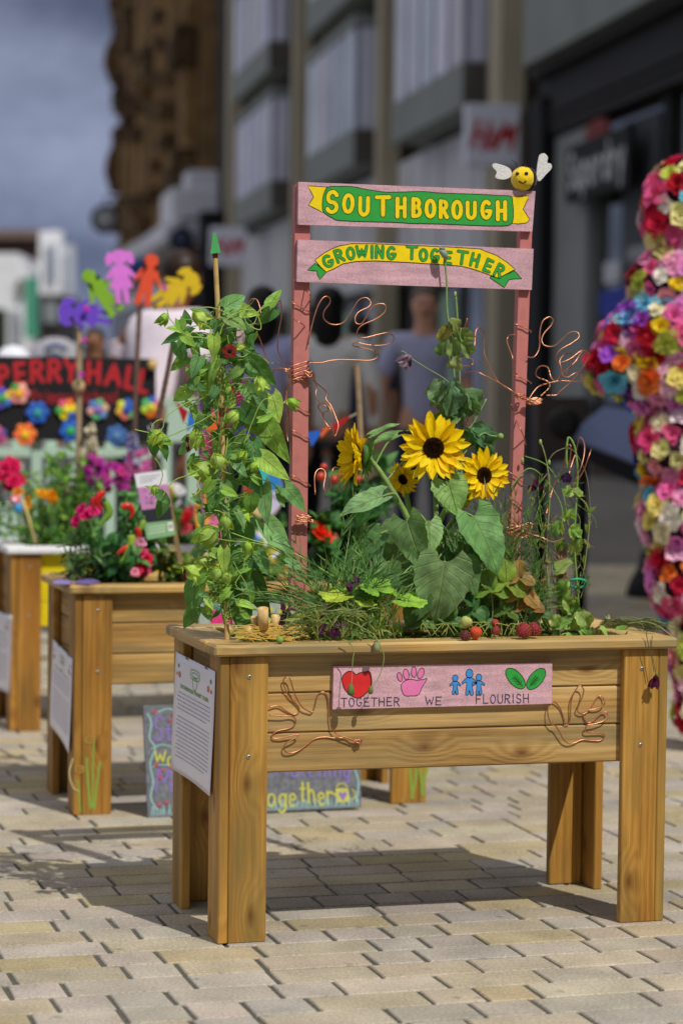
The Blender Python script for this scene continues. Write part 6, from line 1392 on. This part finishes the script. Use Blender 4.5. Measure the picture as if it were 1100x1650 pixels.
mb.c=YL; mb.poly([(540,1270),(560,1270),(564,1292),(541,1293)],pk_,.0014); mb.rib([(541,1282),(533,1276)],3,pk_,.0016); mb.rib(arc(566,1280,6,8,-80,80,6),2,pk_,.0016); mb.rib(arc(550,1268,8,6,180,360,6),2,pk_,.0017); mb.c=PUR; mb.poly(cat_([(551,1278),(556,1275),(558,1280),(552,1288),(546,1280),(547,1275)],3,True),pk_,.0024)
mb.build('chalk_writing','ink',CB)
# seed packet sign on a stake
T=thing('plant_label',PY(250,900,YA-.05),'tall plant label with white top, pink flower picture and green base on a stake','plant label')
pq=plY(YA-.05)
for (px,c_,nm) in(([(217,764),(268,757),(270,780),(221,786)],'#e4e6f0','white_panel'),([(222,786),(271,780),(275,815),(229,822)],'#c98ac0','picture'),([(229,822),(275,815),(278,838),(233,843)],'#30343a','dark_panel'),([(232,843),(279,837),(283,862),(237,870)],'#86b888','green_panel')): mb=MB(hx(c_)); mb.poly(px,pq,0,.006); mb.build(nm,'paper',T)
mb=MB()
for _ in range(26): mb.c=vary(hx(random.choice(['#e0a8d4','#b070b0','#f0d8ec','#5f7a4f'])),.1); mb.poly(ellp(ru(230,268),ru(789,812),ru(2,4),ru(2,3),0,8),pq,.0004+ru(0,.0006))
mb.build('picture_petals','ink',T)
mb=MB(hx('#9aa0a8')); 
for k in range(3): mb.rib([(226,769+k*4.5),(258-k*6,765+k*4.5)],1.2,pq,.0005)
mb.c=hx('#d8ead8'); 
for k in range(3): mb.rib([(240,850+k*5),(266,846+k*5)],1.4,pq,.0005)
mb.c=(.85,.85,.85); mb.poly([(270,842),(278,841),(280,855),(272,856)],pq,.0005); mb.c=hx('#222222'); mb.rib(arc(275,848,2,3,0,350,6),1.3,pq,.001); mb.build('small_print','ink',T)
mb=MB(hx('#8a7350')); mb.poly([(268,800),(276,800),(300,935),(292,935)],plY(YA-.04),0,.008); mb.build('stake','cane',T)
T=thing('slate_label',PY(250,690,YB_+.1),'small black slate label with chalk marks hanging on a twig','plant label'); pq=plY(YA+.1)
mb=MB(hx('#202326')); mb.poly([(229,673),(272,681),(268,709),(233,703)],pq,0,.006); mb.build('slate','slate',T); mb=MB(hx('#b8bcc0')); mb.rib(arc(243,688,4,5,-90,200,8),1.6,pq,.0005); mb.rib([(252,692),(262,694)],1.4,pq,.0005); mb.rib([(240,699),(262,702)],1.2,pq,.0005); mb.build('chalk_marks','ink',T)
# bamboo sticks
def stick(pts,Y,r_,label,col='#9a8468',grp='sticks and canes in the planters'):
    mb=MB(hx(col)); q=cat_([PY(x,y,Y) for x,y in pts],8)
    for i in range(len(q)-1):
        mb.c=vary(hx(col),.12); k=1.15 if i%6==0 else 1.; mb.tube([q[i],q[i+1]],[r_*k,r_],8,cap=i in(0,len(q)-2))
    o=mb.build('garden_stick','cane',loc=q[-1]); tag(o,label,'stick',grp); return o
stick([(574,588),(577,630),(580,690),(582,760),(585,900)],YA,.0085,'knobbly brown stick behind the left profile sunflower')
stick([(279,552),(272,590),(262,640),(252,690),(248,790),(246,920)],YA+.1,.007,'leaning brown stick left of the climbing vine','#5f4a3c')
stick([(318,620),(321,700),(326,800),(330,940)],YA+.15,.005,'thin pale stick just left of the climbing vine','#8a7a86')
# bunting between the sticks
def bunting(label,line,flags,Y):
    T=thing('bunting',PY(line[0][0],line[0][1],Y),label,'bunting','strings of small flags'); mb=MB(hx('#c8bfa8')); mb.tube([PY(x,y,Y) for x,y in cat_(line,6)],.0016,5); mb.build('cord','cloth',T)
    for (px,c_) in flags: mb=MB(hx(c_)); mb.poly(px,plY(Y-.003),0,.0015); mb.build('flag','cloth',T)
bunting('bunting with red, blue and orange flags left of the climbing vine',[(276,640),(290,655),(315,668),(350,668)],[([(284,648),(303,663),(296,683)],'#a01c28'),([(305,663),(327,671),(301,696)],'#2a6fd0'),([(328,668),(352,668),(350,700),(325,690)],'#d8622c')],YA+.1)
bunting('bunting with blue, orange and red flags right of the left pink post',[(490,706),(515,695),(545,682),(578,664)],[([(492,697),(520,692),(503,720)],'#2a62c0'),([(516,692),(538,683),(517,706)],'#d0602c'),([(535,684),(566,668),(540,697)],'#b01c2c')],YA)
# orange disc with black cat and zebra stripes; blue and teal disc
def disc(label,cx,cy,rx,ry,Y,segs,extra):
    pq=plY(Y); mb=MB(hx('#caa070')); mb.poly(ellp(cx,cy,rx,ry,0,36),pq,0,.012); o=mb.build('painted_disc','paint',loc=PY(cx,cy,Y)); tag(o,label,'painted disc','painted wooden discs'); m=MB()
    for k,(a0,a1,c_) in enumerate(segs): m.c=hx(c_); m.poly([(cx,cy)]+ellp(cx,cy,rx*.97,ry*.97,0,12,a0,a1),pq,.0008+.0001*k)
    m.build('painted_sectors','paint',o); m=MB((.01,.01,.012)); extra(m,pq); m.build('painted_animal','ink',o)
    m=MB(hx('#8a7350')); m.poly([(cx-3,cy),(cx+3,cy),(cx+3,cy+ry+50),(cx-3,cy+ry+50)],plY(Y+.014),0,.01); m.build('stake','cane',o)
def cat_shape(m,pq):
    m.poly(cat_([(316,823),(322,817),(332,820),(345,818),(352,822),(345,828),(330,830),(320,829)],4,True),pq,.0022)
    for a in([(340,820),(352,813),(356,812)],[(344,822),(358,821)],[(343,826),(356,831)],[(330,829),(345,836)],[(320,820),(316,814)]): m.rib(a,2,pq,.0024)
    for k in range(6): m.rib(cat_([(356+k*3,800+k),(353+k*4,818),(358+k*3,838)],4),1.6,pq,.0022+.0001*k)
disc('round orange and yellow painted disc with a black cat and zebra stripes',344,826,30,48,P3L[1]-.1,[(60,140,'#e07a20'),(140,230,'#f0a818'),(230,330,'#d8709a'),(-30,60,'#c9ccd8')],cat_shape)
disc('round painted disc in blue, teal and red behind the climbing vine',425,792,32,42,P3L[1]-.1,[(0,70,'#2a7fc8'),(70,120,'#3fb0b8'),(120,200,'#b8202c'),(200,290,'#d8b888'),(290,360,'#c8c0e0')],lambda m,pq:m.rib([(400,800),(425,790),(450,806)],2,pq,.0022))
disc('small blue and white painted disc low behind the climbing vine',425,880,28,26,P3L[1]-.15,[(0,120,'#d8dce8'),(120,240,'#2a6fc8'),(240,360,'#d8dce8')],lambda m,pq:m.rib([(410,880),(440,884)],2,pq,.0022))
# cut-out children on sticks over planter 3
YC_=YB_+.12; pc5=plY(YC_)
BOY=[(.08,.46),(.3,.38),(.55,-.1),(.45,-.18),(.24,.08),(.24,-.25),(.32,-1),(.08,-1),(0,-.42),(-.08,-1),(-.32,-1),(-.24,-.25),(-.24,.08),(-.45,-.18),(-.55,-.1),(-.3,.38),(-.08,.46)]
BOYH=[(.27*math.cos(math.radians(a)),.7+.27*math.sin(math.radians(a))) for a in range(-110,-431,-20)]
GIRL=[(.08,.46),(.3,.38),(.58,0),(.5,-.08),(.27,.1),(.44,-.42),(.25,-.44),(.25,-1),(.08,-1),(.04,-.46),(-.04,-.46),(-.08,-1),(-.25,-1),(-.25,-.44),(-.44,-.42),(-.27,.1),(-.5,-.08),(-.58,0),(-.3,.38),(-.08,.46)]
GIRLH=[(-.2,.52),(-.27,.62),(-.34,.48),(-.5,.42),(-.55,.7),(-.42,.95),(-.26,.92),(-.1,1.02),(.1,1.02),(.26,.92),(.42,.95),(.55,.7),(.5,.42),(.34,.48),(.27,.62),(.2,.52)]
def cut(label,cx,cy,s_,rot,col,girl,k):
    P=(GIRL+GIRLH) if girl else (BOY+BOYH); c,s=math.cos(math.radians(rot)),math.sin(math.radians(rot))
    q=[(cx+s_*(x*c-y*s),cy-s_*(x*s+y*c)) for x,y in P]; mb=MB(hx(col)); pq=plY(YC_-.008*k); mb.poly(q,pq,0,.006)
    o=mb.build('child_cutout','paint',loc=PY(cx,cy,YC_)); tag(o,label,'cut-out','painted cut-out children on sticks'); return o
cut('purple cut-out girl lying with her head to the left',138,506,43,82,'#6a45c8',True,1)
cut('green cut-out boy leaning with his head to the upper left',163,470,44,38,'#7fb02c',False,2)
cut('lilac pink cut-out girl with bunches',195,446,43,4,'#dd7ae0',True,3)
cut('red orange cut-out child',238,450,43,-12,'#e05030',False,2)
cut('yellow cut-out girl leaning with her head to the upper right',281,468,44,-58,'#d8b820',True,1)
for (x,y) in((140,497),(136,549),(132,604),(265,464)):
    bloom('paper_flower',{497:'tiny magenta paper flower on the purple cut-out girl',549:'tiny magenta paper flower at the top of the stick under the purple girl',604:'tiny magenta paper flower half way down the same stick',464:'tiny pink paper flower on the yellow cut-out'}[y],'paper flower',x,y,YC_-.03,.011,['#d838c0'],1,0,stemto=(x,y+4),layers=2)
stick([(128,528),(128,620),(127,700),(125,880)],YC_+.01,.010,'pale stick holding up the purple cut-out girl','#a89478')
stick([(226,485),(222,560),(218,660),(216,760),(214,880)],YC_+.01,.0085,'brown stick holding up the pink and red cut-outs','#6a5248')
mb=MB(hx('#c0a880')); mb.lathe(PY(127,622,YC_-.01),[(.02,-.006),(.022,0),(.02,.006)],12,(cr,cu,-cf)); o=mb.build('wooden_disc','cane',loc=PY(127,622,YC_)); tag(o,'small round wooden slice tied to the pale stick','wooden slice')
# black school sign
YS=4.55; pq=plY(YS); SS=thing('black_sign_board',PY(120,720,YS),'black sign board with red lettering and paper flowers at the left','sign')
mb=MB(hx('#15151b')); mb.poly([(-60,573),(251,578),(252,714),(-60,706)],pq,0,.02); bd=mb.build('board','paint',SS)
mb=MB(hx('#b8242e'))
for (ch,x,y,w_,h,r_) in(('P',6,606,19,34,10),('E',33,602,17,34,6),('R',60,598,20,33,2),('R',88,597,20,33,-1),('Y',115,597,20,33,-3),('H',151,600,20,33,-2),('A',183,603,22,33,-5),('L',211,609,15,34,-9),('L',232,615,15,34,-12)):
    for st_ in glyph(ch,x,y,w_,h,r_): mb.rib(st_,7.2,pq,.001+ru(0,.001))
mb.build('red_lettering','paint',bd); mb=MB(hx('#8f1c26'))
for (ch,cx,cy_,w_,h,r_) in word('Primary School',52,190,629,649):
    for st_ in glyph(ch,cx,cy_,w_,h,0): mb.rib(st_,3.,pq,.001+ru(0,.001))
mb.build('small_lettering','paint',bd)
FL=[(30,634,11,['#e88a90','#f0a8a0','#e88a90','#e0a050','#4f9a4a','#f0b0a0'],'#f0b030'),(60,665,12,['#2a5fc0']*6,'#3a9aa0'),(40,700,12,['#f08030','#f07040']*3,'#f0c030'),(107,660,11,['#4fb050','#e0507a','#f07a30','#e8d820','#2a5fc8','#e8d820'],'#e8e030'),(113,694,11,['#2a62c8']*6,'#3ab060'),(157,660,11,['#5fb080','#d8b090','#6a90c8','#5fc080','#e0a0a0','#5080c0'],'#8a70c0'),(203,660,11,['#2f5fc0','#60b878','#e07a70','#e8b040','#d8e040','#3060c0'],'#2f50b0'),(187,702,11,['#3f68a8']*6,'#5a88b8'),(243,656,11,['#f07a30','#b8d840','#50b870','#3a60c0','#e0607a','#e87040'],'#d8d040'),(2,642,11,['#e8d830','#3a78c8','#5a50c0']*2,'#40a060'),(-4,702,9,['#c05a8a','#c05a8a','#6050a0']*2,'#b04080')]
for k,(x,y,r_,cs,cc) in enumerate(FL):
    mb=MB()
    for i in range(6): a=2*PI*i/6+k; mb.c=hx(cs[i]); mb.lathe(PY(x+r_*math.cos(a),y+r_*math.sin(a),YS)-A(0,.012,0),[(.0165,-.002),(.0175,.001),(.013,.003)],12,(A(1,0,0),A(0,0,1),A(0,-1,0)))
    mb.c=hx(cc); mb.lathe(PY(x,y,YS)-A(0,.02,0),[(.0165,-.002),(.0175,.001),(.013,.003)],12,(A(1,0,0),A(0,0,1),A(0,-1,0)))
    mb.build('bottle_top_flower','paint',bd)
for x in(-40,60,232):
    mb=MB(MINT); p=PY(x,700,YS+.03); mb.box(p[0]-.02,p[0]+.02,p[1],p[1]+.03,0,p[2]); mb.build('post','paint',SS)
mb=MB(hx('#d0b070')); mb.ell(PY(246,588,YS-.02),.02,.02,.022,10,8); mb.build('wooden_bead','cane',SS)
# mint trellis to the right of the sign
TR=thing('mint_trellis',PY(300,800,5.4),'mint green wooden trellis frame behind the slate label','trellis'); 
for (x0,x1,y0,y1) in((268,334,652,712),(302,324,712,905),(262,276,712,905),(262,340,640,650)):
    mb=MB(MINT); mb.poly([(x0,y0),(x1,y0),(x1,y1),(x0,y1)],plY(5.4),0,.03); mb.build('slat','paint',TR)
for (x0,x1) in((20,38),(75,92),(115,128),(170,186)):
    mb=MB(MINT); mb.poly([(x0,708),(x1,708),(x1,905),(x0,905)],plY(5.42),0,.03); mb.build('slat','paint',TR)
mb=MB(MINT); mb.poly([(-40,722),(270,722),(270,736),(-40,736)],plY(5.4),0,.02); mb.build('rail','paint',TR)
# purple and magenta cloth hanging behind the vine
mb=MB(); vs=[];cs=[];n=16;m=14; pz=plY(4.9)
for j in range(m+1):
    for i in range(n+1):
        x=322+i*6.2; y=612+j*9; vs.append(pz(x,y,.03*math.sin(i*1.3+j*.2))); cs.append(hx(['#3a2a78','#7a2a8a','#b83a78','#8a1c48','#2a3a9a','#5a2a90'][(i//3+j//5)%6]))
mb.add(vs,[[j*(n+1)+i,j*(n+1)+i+1,(j+1)*(n+1)+i+1,(j+1)*(n+1)+i] for j in range(m) for i in range(n)],True,None,cs)
mb.c=hx('#6a6468'); mb.tube([pz(320,611),pz(423,611)],.008,6); mb.tube([pz(322,611),pz(326,905)],.008,6); mb.tube([pz(420,611),pz(420,905)],.008,6)
o=mb.build('colourful_cloth','cloth',loc=pz(370,670)); tag(o,'purple, blue and magenta cloth hanging on a frame behind the climbing vine','cloth')
# planter 3 planting
plant('bedding_plant','feathery lime and green foliage at the left of the planter with white rim','plant',YB_,(110,890),[bx5(20,175,730,880,YB_,620,.038,.012,'lance'),bx5(60,150,720,800,YB_+.05,200,.04,.02,'oval'),bx5(-30,40,790,880,YB_,160,.04,.014,'lance')],[hx('#5f9a3c'),hx('#83b848'),hx('#4f8a3a'),hx('#3f7a38'),hx('#9ac254')])
plant('bedding_plant','green leafy plants in the middle of the planter with white rim','plant',YB_,(300,895),[bx5(160,330,770,885,YB_,330,.045,.02,'oval'),bx5(330,480,800,885,YB_,300,.045,.022,'oval')],[hx('#4f8a3a'),hx('#3f7a38'),hx('#6fa048'),hx('#2f6030')])
bloom('geranium','crimson geranium head at the far left','flower',12,770,YB_,.03,['#c80f4a','#d82060'],9,22)
bloom('phlox','round magenta phlox head below the white flower spike','flower',150,757,YB_+.05,.018,['#c030a8','#d050b8'],26,20)
bloom('phlox','wide magenta phlox cluster right of the round head','flower',188,772,YB_+.05,.018,['#c83ab0','#d84fa0'],26,26)
bloom('phlox','pale pink phlox sprays beneath the slate label','flower',222,745,YB_+.05,.016,['#d87ab0','#c868a8'],14,22)
bloom('phlox','dusty pink flower heads behind the marigolds','flower',115,800,YB_+.05,.014,['#b86a90'],8,14)
bloom('geranium','bright red geranium right of the plant label','flower',306,838,YB_-.1,.022,['#c81c28','#d83038','#e0606a'],8,16)
bloom('marigold','orange marigold above the feathery foliage','flower',83,800,YB_-.1,.022,['#f0a010'],3,7)
bloom('marigold','yellow orange marigold left of the other one','flower',68,795,YB_-.08,.018,['#f0b020'],2,4)
bloom('marigold','orange marigold beside the little windmill','flower',46,812,YB_-.1,.020,['#f0a818'],2,6)
bloom('marigold','small yellow marigold above the windmill','flower',26,795,YB_-.1,.020,['#e89018'],2,5)
for (x,y0,y1,cs,lab) in((146,685,745,['#e0d8c0','#d8cfa8'],'tall cream white flower spike in front of the black sign'),(213,698,750,['#9a94c8','#c8c8e0'],'pale lilac flower spike right of the cream one')):
    T=thing('flower_spike',PY(x,y1,YB_+.1),lab,'flower','tall flower spikes'); mb=MB()
    for _ in range(60): t=rnd(); rosette(mb,PY(x+ru(-1,1)*(3+11*t),y0+(y1-y0)*t,YB_+.1+ru(-.02,.02)),nrm(rdir()+VW),.013,vary(hx(random.choice(cs)),.08),1,5,'round')
    mb.build('petals','petal',T); mb=MB(hx('#6f8a4f')); mb.tube([PY(x,y0,YB_+.1),PY(x,y1+90,YB_+.1)],.003,6); mb.build('stem','stem',T)
T=thing('windmill',PY(27,812,YB_-.15),'little pink and blue toy windmill on a thin stick at the left','windmill'); mb=MB(hx('#e0607a')); mb.ell(PY(25,806,YB_-.15),.018,.012,.018,12,8); mb.c=hx('#3a98d0'); mb.ell(PY(30,818,YB_-.15),.016,.012,.018,12,8); mb.c=hx('#e8e8f0'); mb.ell(PY(24,806,YB_-.165),.008,.006,.008,8,6); mb.build('head','paint',T)
mb=MB(hx('#d8c080')); mb.tube([PY(38,805,YB_-.14),PY(58,875,YB_-.14)],.004,6); mb.build('stick','cane',T)
plant('bedding_plant','purple tinged plants in the mint green planter','plant',P4L[1]+.2,(-10,830),[bx5(-60,34,770,820,P4L[1]+.2,160,.05,.02,'oval')],[hx('#4f7a3a'),hx('#6a5a8a'),hx('#5a8a48')])
bloom('geranium','small white and yellow flower tuft beside the painted disc','flower',283,800,YB_+.1,.022,['#e8e8ee','#e0d040'],6,16)
